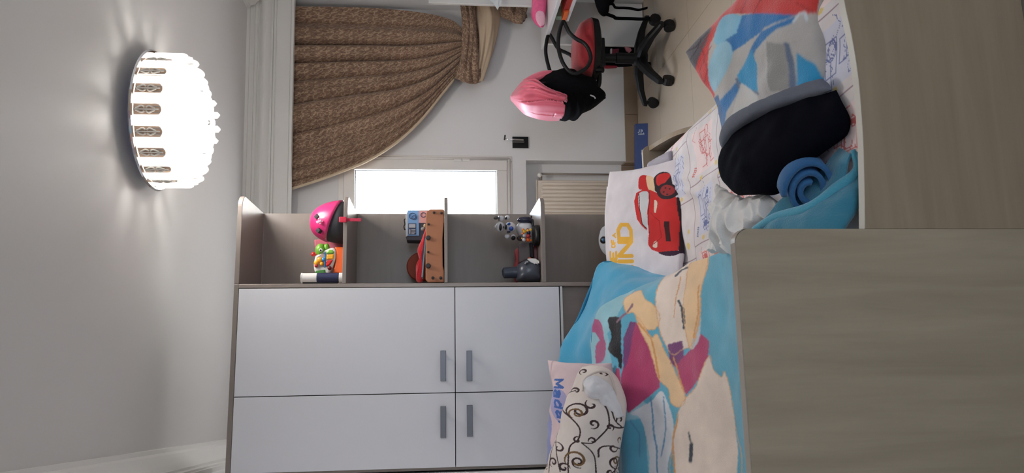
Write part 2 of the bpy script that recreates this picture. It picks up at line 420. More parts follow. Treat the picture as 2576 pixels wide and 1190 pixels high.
GL.new(tr.outputs[0], mxs.inputs[1]); GL.new(gl.outputs[0], mxs.inputs[2]); GL.new(mxs.outputs[0], GN['Material Output'].inputs['Surface'])
M_GASKET = mat('dark_gasket', (60, 60, 62), 0.8)
for a, b in ((WIN_S0 + .03, mid), (mid, WIN_S1 - .028)):
    sa = gput('sash', frame(a + .002, b - .002, .924, 2.024, .074, -.055, .016), M_UPVC, win, bevel=.006)
    gput('gasket', frame(a + .072, b - .072, .996, 1.952, .006, -.03, -.012), M_GASKET, sa)
    gput('pane', G().wbox(a + .05, b - .05, -.028, -.022, .98, 1.95), GLASS, sa)
for z0 in (1.865, 1.18):
    hg = G()
    hg.lathe([(.009, 0), (.009, .052)], W(WIN_S1 - .035, .022, z0), 10).lathe([(.009, .056), (.009, .108)], W(WIN_S1 - .035, .022, z0), 10)
    gput('hinge', hg, M_UPVC, win, smooth=False)
gput('sill', G().wbox(WIN_S0 - .02, WIN_S1 - .03, -.29, -.06, WIN_Z0 - .005, WIN_Z0 + .03), M_UPVC, win)

# =================================================================== WARDROBE
WF, WB = 3.394, 3.818
WX1 = 0.806                                     # right end of the open shelves
ZT = float(atY(588, 730, WF)[2]); ZT0 = float(atY(600, 730, WF)[2])
DX0, DX1 = float(atY(900, 723, WF)[0]), float(atY(900, 713, WF)[0])     # upright between doors and shelves
seamX = float(atY(800, 995, WF)[0])
zsplit = float(atY(1144.5, 730, WF)[2]); zbot = float(atY(1407, 730, WF)[2])
WL = -0.425
ward = thing('wardrobe', (0, WF + .25, 0), 'tall wardrobe with white doors over the bed pillows', 'wardrobe')
gput('top_board', G().box((WL, WF, ZT0), (DX1, WB + .16, ZT)), M_TAUPE_H, ward, bevel=.002)
gput('side_panel', G().box((DX0, WF, 0), (DX1, WB + .16, ZT0)), M_TAUPE, ward, bevel=.002)
gput('side_panel', G().box((WL, WF + .02, 0), (WL + .018, WB + .16, ZT0)), M_TAUPE, ward)
gput('back_panel', G().box((WL + .018, WB + .15, 0), (DX0, WB + .16, ZT0)), M_TAUPE, ward)
gput('lower_panel', G().box((WL + .018, WF + .035, 0), (DX0 - .001, WF + .053, zbot - .005)), M_TAUPE, ward)
zb2 = float(atY(1415, 730, WF)[2])
gput('bottom_board', G().box((WL + .018, WF + .004, zb2), (DX0 - .001, WB + .14, zbot - .004)), M_WHITE_EDGE, ward, bevel=.001)
gput('gap_shade_sheet', G().box((WL + .018, WF + .021, zbot), (DX0 - .001, WF + .04, ZT0 - .001)), M_GAP_SHADE, ward)  # near-black sheet behind the doors paints the shade in their gaps
gap = .0018
def door(x0, x1, z0, z1, hx0, hx1, hz):
    d = gput('door', G().box((x0 + gap, WF, z0 + gap), (x1 - gap, WF + .018, z1 - gap)), M_WHITE, ward, bevel=.0012)
    h = G().box((hx0, WF - .030, hz - .0125), (hx1, WF - .018, hz + .0125))
    h.box((hx0 + .01, WF - .019, hz - .006), (hx0 + .022, WF + .001, hz + .006)).box((hx1 - .022, WF - .019, hz - .006), (hx1 - .01, WF + .001, hz + .006))
    gput('handle', h, M_HANDLE, d, bevel=.0015)
def hxs(x, ya, yb): return float(atY(x, yb, WF - .03)[0]), float(atY(x, ya, WF - .03)[0])
hz1 = float(atY(1115, 920, WF - .03)[2]); hz2 = float(atY(1181, 920, WF - .03)[2])
door(seamX, DX0 - .001, zsplit, ZT0, *hxs(1115, 882, 959), hz1)
door(seamX, DX0 - .001, zbot, zsplit, *hxs(1181, 882, 959), hz2)
door(WL + .012, seamX, zsplit, ZT0, *hxs(1115, 1022, 1102), hz1)
door(WL + .012, seamX, zbot, zsplit, *hxs(1181, 1019, 1099), hz2)
# open corner shelves
shelf = thing('corner_shelf_unit', (.6, WF + .2, 0), 'open taupe corner shelves holding toys, at the right end of the wardrobe', 'shelf unit')
gput('back_panel', G().box((DX1, WB, 0), (WX1, WB + .016, ZT0)), M_TAUPE_H, shelf)
def board(name, z0, z1):
    r = .055; pts = [(DX1 + .0005, WF), (WX1 - r, WF)] + [(WX1 - r + r * math.sin(a), WF + r - r * math.cos(a)) for a in np.linspace(.15, math.pi / 2, 8)] + [(WX1, WB), (DX1 + .0005, WB)]
    return gput(name, G().prism([(x, y, z0) for x, y in pts], (0, 0, z1 - z0)), M_TAUPE_H, shelf, bevel=.002)
def zpx(x, y=600): return float(atY(x, y, WF)[2])
SH = []
board('top_board', ZT0, ZT)
for xa, xb in ((863, 873), (1118, 1126.5), (1362, 1372)):
    board('shelf_board', zpx(xb), zpx(xa)); SH.append(zpx(xa))
S1, S2, S3 = SH

# =================================================================== CHANDELIER
CX, CY, CZ = 1.064, 3.158, ROOM_H
ch = thing('chandelier', (CX, CY, CZ), 'lit round crystal ceiling lamp with arched ornaments', 'ceiling lamp')
CR, CN, CL, cb = new_mat('lamp_crystal')
t1 = CN.new('ShaderNodeBsdfTransparent'); t2 = CN.new('ShaderNodeBsdfTranslucent'); t3 = CN.new('ShaderNodeBsdfGlossy'); t3.inputs['Roughness'].default_value = .08
t4 = CN.new('ShaderNodeBsdfDiffuse')
m1 = CN.new('ShaderNodeMixShader'); m1.inputs[0].default_value = .5; m2 = CN.new('ShaderNodeMixShader'); m2.inputs[0].default_value = .12
m3 = CN.new('ShaderNodeMixShader'); m3.inputs[0].default_value = .35
CL.new(t2.outputs[0], m3.inputs[1]); CL.new(t4.outputs[0], m3.inputs[2])
CL.new(t1.outputs[0], m1.inputs[1]); CL.new(m3.outputs[0], m1.inputs[2]); CL.new(m1.outputs[0], m2.inputs[1]); CL.new(t3.outputs[0], m2.inputs[2]); CL.new(m2.outputs[0], CN['Material Output'].inputs['Surface'])
M_BRONZE = mat('lamp_arch_bronze', (196, 170, 150), 0.35, 0.35)
M_BULB = mat('lamp_bulb', (255, 244, 228), emit=40)
gput('canopy', G().lathe([(.10, 0), (.10, -.045), (.05, -.046)], (CX, CY, CZ), 32), M_CHROME, ch, smooth=False)
gput('plate', G().lathe([(.05, -.044), (.290, -.044), (.296, -.050), (.290, -.056), (.05, -.056)], (CX, CY, CZ), 64), M_CHROME, ch)
gput('backlight_strip', G().tube([(CX + .16 * math.cos(a), CY + .16 * math.sin(a), CZ - .036) for a in np.linspace(0, 2 * math.pi, 48, endpoint=False)], .006, 6, True), mat('blue_led', (60, 90, 255), emit=.12), ch)
NA = 20; RB = .270
crystal_col = arch = loop = None
z0, z1 = CZ - .058, CZ - .160
for k in range(NA):
    a = 2 * math.pi * (k + .5) / NA; rad = np.array([math.cos(a), math.sin(a), 0]); tan = np.array([-math.sin(a), math.cos(a), 0]); c = np.array([CX, CY, 0])
    # arched ornament
    hw = .025
    pts = [c + rad * RB + tan * hw + (0, 0, z0), c + rad * RB - tan * hw + (0, 0, z0)]
    pts += [c + rad * RB + tan * (-hw * math.cos(q)) + np.array([0, 0, z1 + .018 - .020 * math.sin(q)]) for q in np.linspace(0, math.pi, 9)]
    ar = gput('arch_plate', G().prism(pts, rad * -.004), M_BRONZE, ch)
    sc = G()
    for zz, sg in ((z0 - .026, 1), (z0 - .066, -1)):
        for sd in (-1, 1):
            sp = [c + rad * (RB + .005) + tan * sd * (.004 + .013 * q / 5.5 * abs(math.sin(q * .55))) * 1.1 + np.array([0, 0, zz + sg * (.016 - .006 * q)]) for q in np.linspace(0, 5.5, 12)]
            sc.tube(sp, .0036, 5)
    sc.tube([c + rad * (RB + .005) + np.array([0, 0, z0 - .006]), c + rad * (RB + .005) + np.array([0, 0, z1 + .006])], .003, 5)
    gput('scroll', sc, mat('scroll_enamel', (244, 240, 232), .3), ar, smooth=True)
    # crystal rods between the arches
    b = a + math.pi / NA
    for q in (-.055, 0, .055):
        p = np.array([CX + (RB + .006) * math.cos(b + q), CY + (RB + .006) * math.sin(b + q), 0])
        gput('crystal_rod', G().lathe([(.003, 0), (.0075, -.004), (.0075, -.118), (.002, -.126)], p + (0, 0, z0), 6), CR, ch)
    # looped crystals under the band
    rad2 = np.array([math.cos(b), math.sin(b), 0]); tan2 = np.array([-math.sin(b), math.cos(b), 0])
    for (rr, dz, lw) in ((.262, .165, .030), (.215, .185, .027), (.165, .198, .024)):
        lp = [c + rad2 * rr + tan2 * lw * math.cos(q) + np.array([0, 0, CZ - dz - .035 * math.sin(q)]) for q in np.linspace(0, math.pi, 10)]
        lp = [lp[0] + np.array([0, 0, .05])] + lp + [lp[-1] + np.array([0, 0, .05])]
        gput('crystal_loop', G().tube(lp, .008, 6), CR, ch, smooth=True)
for n, rr, zb in ((14, .130, .232), (9, .092, .285), (4, .040, .300)):
    for k in range(n):
        a = 2 * math.pi * (k + .3) / n; p = (CX + rr * math.cos(a), CY + rr * math.sin(a), CZ - zb)
        gput('crystal_drop', G().lathe([(.001, 0), (.013, .010), (.013, .026), (.008, .036), (.010, .044), (.010, .14)], p, 6), CR, ch)
gput('lamp_stem', G().lathe([(.012, -.056), (.012, -.2)], (CX, CY, CZ), 12), M_CHROME, ch)
for k in range(6):
    a = 2 * math.pi * k / 6 + .3; p = (CX + .17 * math.cos(a), CY + .17 * math.sin(a), CZ - .125)
    gput('bulb', G().ball(p, (.018, .018, .028), 12, 8), M_BULB, ch, smooth=True)
    l = bpy.data.lights.new('bulb_light', 'POINT'); l.energy = LAMP_W; l.color = (1, .96, .90); l.shadow_soft_size = .045
    lo = bpy.data.objects.new('bulb_light', l); COL.objects.link(lo); lo.parent = ch; lo.location = np.array(p) - np.array((CX, CY, CZ)) - (0, 0, .035)

# =================================================================== CURTAIN
CURT = printed('curtain_fabric', .6, .15, .06, 200)
def swirls(uv, cell=.040):
    U_, V_ = uv[..., 0].ravel() / cell, uv[..., 1].ravel() / cell
    col = np.tile(np.array([128., 102, 85]), (len(U_), 1))
    for oi, oj, r1, w1, h0, c_ in ((0, 0, .33, .055, 0, (176, 152, 128)), (.5, .45, .20, .05, 3, (166, 142, 118)), (.15, .5, .30, .05, 7, (106, 82, 68)), (.62, .1, .14, .045, 5, (172, 148, 124)), (.8, .75, .26, .045, 9, (164, 138, 114))):
        i = np.floor(U_ + oi + .5 * (np.floor(V_ + oj) % 2)); j = np.floor(V_ + oj)
        fx = U_ + oi + .5 * (j % 2) - i - .5; fy = V_ + oj - j - .5
        a = (np.floor(np.abs(np.sin(i * 12.9 + j * 4.1 + h0)) * 4)) * (math.pi / 2) + .3 * np.sin(i * 3 + h0)
        d = np.hypot(fx, fy * (1.15 + .2 * np.sin(i + j))); half = fx * np.cos(a) + fy * np.sin(a) > -.12
        k = (np.abs(d - r1) < w1) & half; col[k] = c_
    return lin(col)
M_LINING_RIM = mat('curtain_lining_and_lit_rim', (196, 176, 150), .7, bump=.1, bscale=120)
cur = thing('curtain', W(1.9, .1, .9), 'brown swirl-patterned curtain swept aside under the pelmet', 'curtain')
LE = [(733, 476), (800, 455), (862, 432), (930, 403), (1000, 358), (1060, 302), (1110, 240), (1152, 188)]
RE = [(733, 16), (850, 18), (950, 21), (1040, 29), (1100, 39), (1140, 52), (1160, 68), (1170, 84)]
NR, NCc = 250, 640
ctrl = []
for k, (a, b) in enumerate(zip(LE, RE)):
    t = k / 7; row = []
    for j in range(6):
        q = j / 5; row.append(PW(a[0] + (b[0] - a[0]) * q, a[1] + (b[1] - a[1]) * q, .095 + .04 * math.sin(q * math.pi) * t))
    ctrl.append(row)
P = grid_eval(ctrl, NR, NCc)
tt = np.linspace(0, 1, NR)[:, None]; qq = np.linspace(0, 1, NCc)[None, :]
ph = 2 * math.pi * (9.5 * qq + .9 * np.sin(3.1 * qq + .4) + .35 * np.sin(9 * qq) + .10 * np.sin(5 * tt + 7 * qq))
fold = np.abs(np.sin(ph / 2)) ** .62 * (.72 + .28 * np.sin(17 * qq + 1)) - .40
fold = fold + .07 * np.sin(ph * 2.1 + 2 * tt)
P = P + NB * (fold * (.088 - .040 * tt))[..., None] * np.minimum(1, (.25 + 3 * qq))[..., None]
ln = np.cumsum(np.linalg.norm(np.diff(P[0], axis=0), axis=1)); uu = np.concatenate([[0], ln]) / 1.0
uv = np.stack([np.broadcast_to(uu[None] * 0.85, (NR, NCc)) * (1 - .25 * tt), np.broadcast_to(tt * 1.05, (NR, NCc))], -1)
put('drape', P.reshape(-1, 3), grid_faces(NR, NCc), CURT, cur, True, cols=swirls(uv), solid=.003)
hem = crom([P[i, 0] + NB * .004 for i in range(0, NR, 16)], 4)
gput('hem', G().tube(hem, .009, 8), M_LINING_RIM, cur, smooth=True)  # pale tube paints the window-lit rim along the curtain edge
def patch(name, rows, m, parent, nr, nc, amp, nf, seed=0, uvs=(1, 1), solid=.004, along=1):
    """rows of (x, y, distance from the window wall); gathers run along the rows or across them."""
    C_ = [[PW(*p) for p in r] for r in rows]; Q = grid_eval(C_, nr, nc); n = normals(Q)
    a = np.linspace(0, 1, nr)[:, None]; b = np.linspace(0, 1, nc)[None, :]
    w = a if along else b
    r = amp * np.sin(2 * math.pi * nf * w + 2.2 * np.sin(3 * (b if along else a) + seed) + seed) + amp * .5 * np.sin(2 * math.pi * nf * 2.3 * w + seed * 2)
    Q = Q + n * r[..., None]
    uv_ = np.stack([np.broadcast_to(a * uvs[0], (nr, nc)), np.broadcast_to(b * uvs[1], (nr, nc))], -1)
    return put(name, Q.reshape(-1, 3), grid_faces(nr, nc), m, parent, True, cols=swirls(uv_) if m is CURT else None, solid=solid)
patch('gathered_cuff', [[(1157, 8, .12), (1163, 60, .15), (1160, 110, .16), (1152, 155, .15), (1144, 196, .12)],
                  [(1172, 6, .17), (1178, 60, .21), (1175, 115, .21), (1168, 165, .2), (1162, 205, .15)],
                  [(1190, 6, .16), (1192, 60, .2), (1192, 115, .19), (1192, 170, .18), (1195, 212, .14)],
                  [(1198, 8, .1), (1206, 60, .12), (1212, 115, .12), (1212, 170, .12), (1205, 205, .1)]], CURT, cur, 120, 220, .010, 2.0, 1, (.2, .5), along=1)
patch('sheer_swag', [[(1186, 0, .1), (1192, 60, .12), (1198, 115, .11), (1180, 205, .1)],
                  [(1205, 0, .15), (1214, 50, .17), (1212, 120, .16), (1195, 208, .12)],
                  [(1232, 0, .15), (1240, 45, .17), (1228, 130, .15), (1208, 205, .12)],
                  [(1252, 0, .08), (1256, 40, .09), (1246, 118, .09), (1216, 198, .08)]], M_LINING_RIM, cur, 40, 50, .009, 2.3, 2, (.2, .4))
patch('valance_tail', [[(1250, 0, .1), (1255, 20, .12), (1260, 42, .1)], [(1285, 0, .14), (1285, 30, .16), (1288, 56, .12)], [(1312, 0, .13), (1312, 30, .15), (1316, 60, .12)], [(1333, 0, .08), (1330, 25, .09), (1324, 44, .08)]], CURT, cur, 110, 110, .012, 1.8, 4, (.25, .2))

# =================================================================== RADIATOR, CRANK
M_RAD = mat('radiator_enamel', (226, 214, 200), .35)
ra = thing('radiator', W(1.0, -.06, .1), 'cream ribbed panel radiator in the niche under the window', 'radiator')
rs1, rz1 = sz(1350, 452, -.045); rs0, rz0 = .34, .11
gput('panel', G().wbox(rs0, rs1, -.085, -.056, rz0, rz1), M_RAD, ra, bevel=.008)
pitch = .0275; s = rs1 - .026; n = 0
while s > rs0 + .03 and n < 34:
    r = gput('rib', G().lathe([(.004, 0), (.0128, .012), (.0128, rz1 - rz0 - .075), (.004, rz1 - rz0 - .062)], W(s, -.056, rz0 + .03), 8), M_RAD, ra, smooth=True)
    s -= pitch; n += 1
gput('top_strip', G().wbox(rs0, rs1, -.075, -.045, rz1 - .002, rz1 + .004), M_RAD, ra, bevel=.001)
vs, vz = sz(1357, 441, -.05)
gput('inlet_pipe', G().tube([W(rs1 - .01, -.07, vz - .012), W(vs, -.06, vz - .012)], .009, 10).tube([W(vs + .012, -.06, vz), W(vs + .012, -.06, 0.0)], .007, 8), mat('pipe_grey', (150, 140, 132), .4, .4), ra, smooth=True)
gput('valve_knob', G().lathe([(.010, 0), (.0155, .006), (.0165, .028), (.012, .034), (.002, .0345)], W(vs, -.065, vz), 14, NB), mat('valve_white', (235, 232, 226), .35), ra, smooth=True)

cs0, cz1 = sz(1289, 373); cs1, cz0 = sz(1328.5, 345)
cr = thing('shutter_crank', W((cs0 + cs1) / 2, 0, cz0), 'small black wall plate with a silver crank handle beside the window', 'crank')
gput('wall_plate', G().wbox(cs0, cs1, .0005, .012, cz0, cz1), M_BLACK, cr, bevel=.002)
gput('spare_bracket', G().wbox(*sorted((sz(1290, 361)[0], sz(1290, 357)[0])), .012, .030, cz0 + .03, cz1 - .004), mat('bracket_grey', (75, 75, 74), .5), cr, bevel=.002)
a_ = W(sz(1315, 355)[0], .030, sz(1315, 355)[1]); b_ = PW(1269, 349.5, .055)
gput('crank_rod', G().tube([W(sz(1315, 355)[0], .01, sz(1315, 355)[1]), a_, b_], [.005, .006, .004], 8), M_CHROME, cr, smooth=True)
gput('crank_grip', G().tube([b_ + RT * -.004, b_ + NB * .05 + np.array([.012, 0, -.0])], .0055, 8), mat('grip_black', (50, 46, 42), .5), cr, smooth=True)

# =================================================================== BED
BX0, BX1 = -.334, .945
YN, YH, MZ = 1.485, 3.235, .445
bed = thing('bed', (.3, 2.4, 0), 'wide wooden bed with a tall near end panel and a low rail', 'bed')
zt_ = float(atY(1852, 640, YN)[2]); px1 = float(atY(1900, 575, YN)[0])
r = .032
pts = [(-.338, 0), (px1, 0), (px1, zt_ - r)] + [(px1 - r + r * math.cos(a), zt_ - r + r * math.sin(a)) for a in np.linspace(.15, math.pi / 2, 8)] + [(-.338, zt_)]
gput('end_panel', G().prism([(x, YN, z) for x, z in pts], (0, .022, 0)), M_PANEL_V, bed, bevel=.0015)
rl = []
for (x, y) in ((2176, 575), (2174.5, 450), (2171, 340), (2160, 200), (2143, 90), (2124, 0)):
    q = atY(x, y, YN + .003); rl.append((float(q[0]), float(q[2])))
rl[0] = (px1 + .0006, rl[0][1]); rl.append((BX1, rl[-1][1] + .004))
tp = crom(rl, 6)
gput('low_rail', G().prism([(x, YN + .003, z) for x, z in ([(px1 + .0006, .05), (BX1, .05)] + [tuple(q) for q in tp[::-1]])], (0, .020, 0)), M_PANEL_H, bed, bevel=.001)
hz = float(atY(1618, 400, YH)[2]); hx = float(atY(1622, 367, YH)[0])
r = .03
hz_ = hz
pts = [(BX0, 0), (hx, 0), (hx, hz - r)] + [(hx - r + r * math.cos(a), hz - r + r * math.sin(a)) for a in np.linspace(.15, math.pi / 2, 8)] + [(BX0, hz)]
gput('head_board', G().prism([(x, YH, z) for x, z in pts], (0, .022, 0)), M_PANEL_H, bed, bevel=.0015)
sp = crom([(YH - .001, hz - .03), (3.12, hz - .05), (3.0, hz - .085), (2.9, hz - .15), (2.75, hz - .17), (2.4, hz - .17), (YN + .03, hz - .17)], 5)
gput('side_rail', G().prism([(hx - .024, y, z) for y, z in ([(YN + .026, .05), (YH - .001, .05)] + [tuple(q) for q in sp])], (.022, 0, 0)), M_PANEL_H, bed, bevel=.001)
gput('slat_base', G().box((BX0, YN + .03, .14), (BX1 - .03, YH - .01, .18)), M_PANEL_H, bed)
gput('leg', G().box((BX1 - .07, YN + .03, 0), (BX1 - .03, YN + .07, .14)), M_PANEL_H, bed)
gput('leg', G().box((BX1 - .07, YH - .07, 0), (BX1 - .03, YH - .03, .14)), M_PANEL_H, bed)
M_LIT_EDGE = mat('lit_edge_band', (206, 202, 192), .35)
gput('edge_band', G().prism([(x, YN - .0004, z) for x, z in [(-.338, zt_ + .0004), (-.338, zt_ + .0018)] + [(px1 - r + (r + .0018) * math.cos(a), zt_ - r + (r + .0018) * math.sin(a)) for a in np.linspace(math.pi / 2, .1, 9)] + [(px1 - r + (r + .0004) * math.cos(a), zt_ - r + (r + .0004) * math.sin(a)) for a in np.linspace(.1, math.pi / 2, 9)]], (0, .0228, 0)), mat('taupe_edge_band', (168, 158, 146), .25), bed)['label'] = 'smooth edge band toned for the highlight on the tall panel'  # band in a lighter tone, painting the highlight along the panel edge
gput('edge_band', G().prism([(x, YN + .0026, z) for x, z in [tuple(q + (0, .0004)) for q in tp] + [tuple(q + (0, .0018)) for q in tp[::-1]]], (0, .0208, 0)), M_LIT_EDGE, bed)['label'] = 'edge band toned pale as the lit top of the low rail'  # pale tone paints the light on the top face of the rail
tag(gput('mattress', G().box((BX0 + .005, YN + .05, .181), (BX1 - .045, YH - .03, MZ - .102)), mat('mattress_cover', (222, 220, 214), .9), bevel=.03), 'pale mattress under the printed sheet on the bed', 'mattress')

# fitted sheet with sketchy printed squares
FAB = printed('printed_cotton', .85, .1, .15, 300)
FLEECE = printed('printed_fleece', .95, .5, .5, 260)
sx0, sx1, sy0, sy1 = BX0 + .003, BX1 - .006, YN + .034, YH - .012
NRs, NCs = 460, 380
Y_, X_ = np.meshgrid(np.linspace(sy0, sy1, NRs), np.linspace(sx0, sx1, NCs), indexing='ij')
edge = np.minimum((sx1 - X_) / .10, 1); edge = np.clip(edge, 0, 1); eh = np.clip((sy1 - Y_) / .10, 0, 1)
Z_ = MZ - .075 * (1 - np.sqrt(1 - (1 - edge) ** 2)) - .02 * (1 - np.sqrt(1 - (1 - eh) ** 2))
Z_ += .006 * np.sin(9 * X_ + 14 * Y_) * edge + .009 * np.exp(-((X_ - .74 - .25 * (Y_ - 2.8)) / .018) ** 2) * (Y_ > 2.2) + .006 * np.exp(-((X_ - .66 - .35 * (Y_ - 2.7)) / .015) ** 2) + .004 * np.sin(31 * X_ - 12 * Y_) * edge
items = []
R_, B_, Yl, Gr = (212, 112, 110), (112, 122, 172), (226, 202, 130), (150, 150, 176)
rs = random.Random(11)
cw, chh = .225, .30
for i in range(-1, 7):
    for j in range(7):
        ox = BX0 + i * cw + .04 * (j % 2) + .06; oy = sy0 + j * chh - .05; col = R_ if (i + j) % 2 else B_
        items.append(('l', (150, 120, 135), [(ox, oy), (ox + cw, oy)], .0016)); items.append(('l', (150, 120, 135), [(ox, oy), (ox, oy + chh)], .0016))
        kind = rs.random()
        if kind < .22:
            for k in range(5): items.append(('e', Yl, (ox + rs.uniform(.03, cw - .03), oy + rs.uniform(.03, chh - .03)), (rs.uniform(.006, .014), rs.uniform(.008, .02))))
            continue
        bx, by = ox + .03, oy + .05; bw, bh = cw - .06, chh - .10
        tint = tuple(.62 * q + .38 * 235 for q in (245, 214, 214)) if col is R_ else (214, 216, 232)
        items.append(('p', tint, [(bx, by), (bx + bw, by + .01), (bx + bw, by + bh), (bx, by + bh * .95)]))
        # a plain scribble: boxes, loops and lines, no figure
        for k in range(4):
            x, y = bx + rs.uniform(0, bw * .5), by + rs.uniform(0, bh * .7); w_, h_ = rs.uniform(.3, .6) * bw, rs.uniform(.15, .3) * bh
            items.append(('l', col, [(x, y), (x + w_, y), (x + w_, y + h_), (x, y + h_), (x, y)], .0015))
        for k in range(3):
            x, y, rr = bx + rs.uniform(.1, .9) * bw, by + rs.uniform(.1, .9) * bh, rs.uniform(.010, .026)
            items.append(('l', col, [(x + rr * math.cos(q), y + .8 * rr * math.sin(q)) for q in np.linspace(0, 6.4, 11)], .0018))
            if rs.random() < .5: items.append(('e', col, (x, y), (rr * .55, rr * .8)))
        for k in range(11):
            x, y = bx + rs.uniform(0, .8) * bw, by + rs.uniform(0, .9) * bh
            items.append(('l', col, [(x + q * .011, y + rs.uniform(-.016, .016)) for q in range(6)], .0011))
        for k in range(5): items.append(('l', col, [(bx + .008 * k, by + bh * .97), (bx + .008 * k + .004, by + bh * 1.06)], .0025))
        for k in range(2): items.append(('e', Yl, (ox + rs.uniform(0, .03), oy + rs.uniform(.02, chh)), (.008, .014)))
cols = paint(X_, Y_, (226, 220, 222), items)
sheet = put('fitted_sheet', np.stack([X_, Y_, Z_], -1).reshape(-1, 3), grid_faces(NRs, NCs), FAB, None, True, cols=cols, solid=.004)
tag(sheet, 'white fitted sheet printed with red and blue scribbled squares, on the bed', 'sheet')

# cloth from photo-placed control nets ---------------------------------------------------------
def cloth(name, net, nr, nc, m, base, items, parent=None, amp=0.0, fr=9.0, seed=0, solid=.006, jit=0, puff=0, sharp=False, blur=0):
    """net rows of (x, y, Y): picture point at room depth Y. The print is laid on the cloth's own grid."""
    C_ = [[np.concatenate([atY(x, y, Yd), (x, y)]) for x, y, Yd in r] for r in net]
    A = grid_eval(C_, nr, nc); P = A[..., :3]; n = normals(P)
    if np.mean(n[..., 2]) < 0: n = -n; flip = True
    else: flip = False
    if amp:
        d = np.array([noise.noise(Vector((p[0] * fr + seed, p[1] * fr, p[2] * fr))) + .5 * noise.noise(Vector((p[0] * fr * 2.3, p[1] * fr * 2.3 + seed, p[2] * fr * 2.3))) for p in P.reshape(-1, 3)]).reshape(nr, nc)
        if sharp: d = .5 - np.abs(d)
        P = P + n * (amp * d)[..., None]
    P[..., 0] = np.maximum(P[..., 0], LX(P[..., 1]) + .014)
    px, py = A[..., 3].ravel(), A[..., 4].ravel()
    cols = paint(px, py, base, items, jit) if base is not None else None
    if blur:                                            # dye bleeds a little into the pile
        q = cols.reshape(nr, nc, 3)
        for _ in range(blur):
            z_ = np.pad(q, ((1, 1), (1, 1), (0, 0)), 'edge'); q = (z_[1:-1, 1:-1] * 2 + z_[:-2, 1:-1] + z_[2:, 1:-1] + z_[1:-1, :-2] + z_[1:-1, 2:]) / 6
        cols = q.reshape(-1, 3)
    if puff:                                            # a stuffed thing: a second, lower skin joined along the border
        a = np.linspace(0, 1, nr)[:, None]; b = np.linspace(0, 1, nc)[None, :]
        w = (np.clip(4 * a * (1 - a), 0, 1) * np.clip(4 * b * (1 - b), 0, 1)) ** .42
        up_ = P + n * (w * puff * .5)[..., None]; lo = P - n * (w * puff * .5 + .002)[..., None]
        v = np.concatenate([up_.reshape(-1, 3), lo.reshape(-1, 3)]); N = nr * nc
        f = np.concatenate([grid_faces(nr, nc, 0, flip), grid_faces(nr, nc, N, not flip)])
        bd = [i for i in range(nc)] + [i * nc + nc - 1 for i in range(1, nr)] + [(nr - 1) * nc + j for j in range(nc - 2, -1, -1)] + [i * nc for i in range(nr - 2, 0, -1)]
        rim = np.array([(bd[k], bd[(k + 1) % len(bd)], bd[(k + 1) % len(bd)] + N, bd[k] + N) for k in range(len(bd))])
        if not flip: rim = rim[:, ::-1]
        f = np.concatenate([f, rim]); 
        if cols is not None: cols = np.concatenate([cols, cols])
        return put(name, v, f, m, parent, True, cols=cols), P
    return put(name, P.reshape(-1, 3), grid_faces(nr, nc, 0, flip), m, parent, True, cols=cols, solid=solid), P

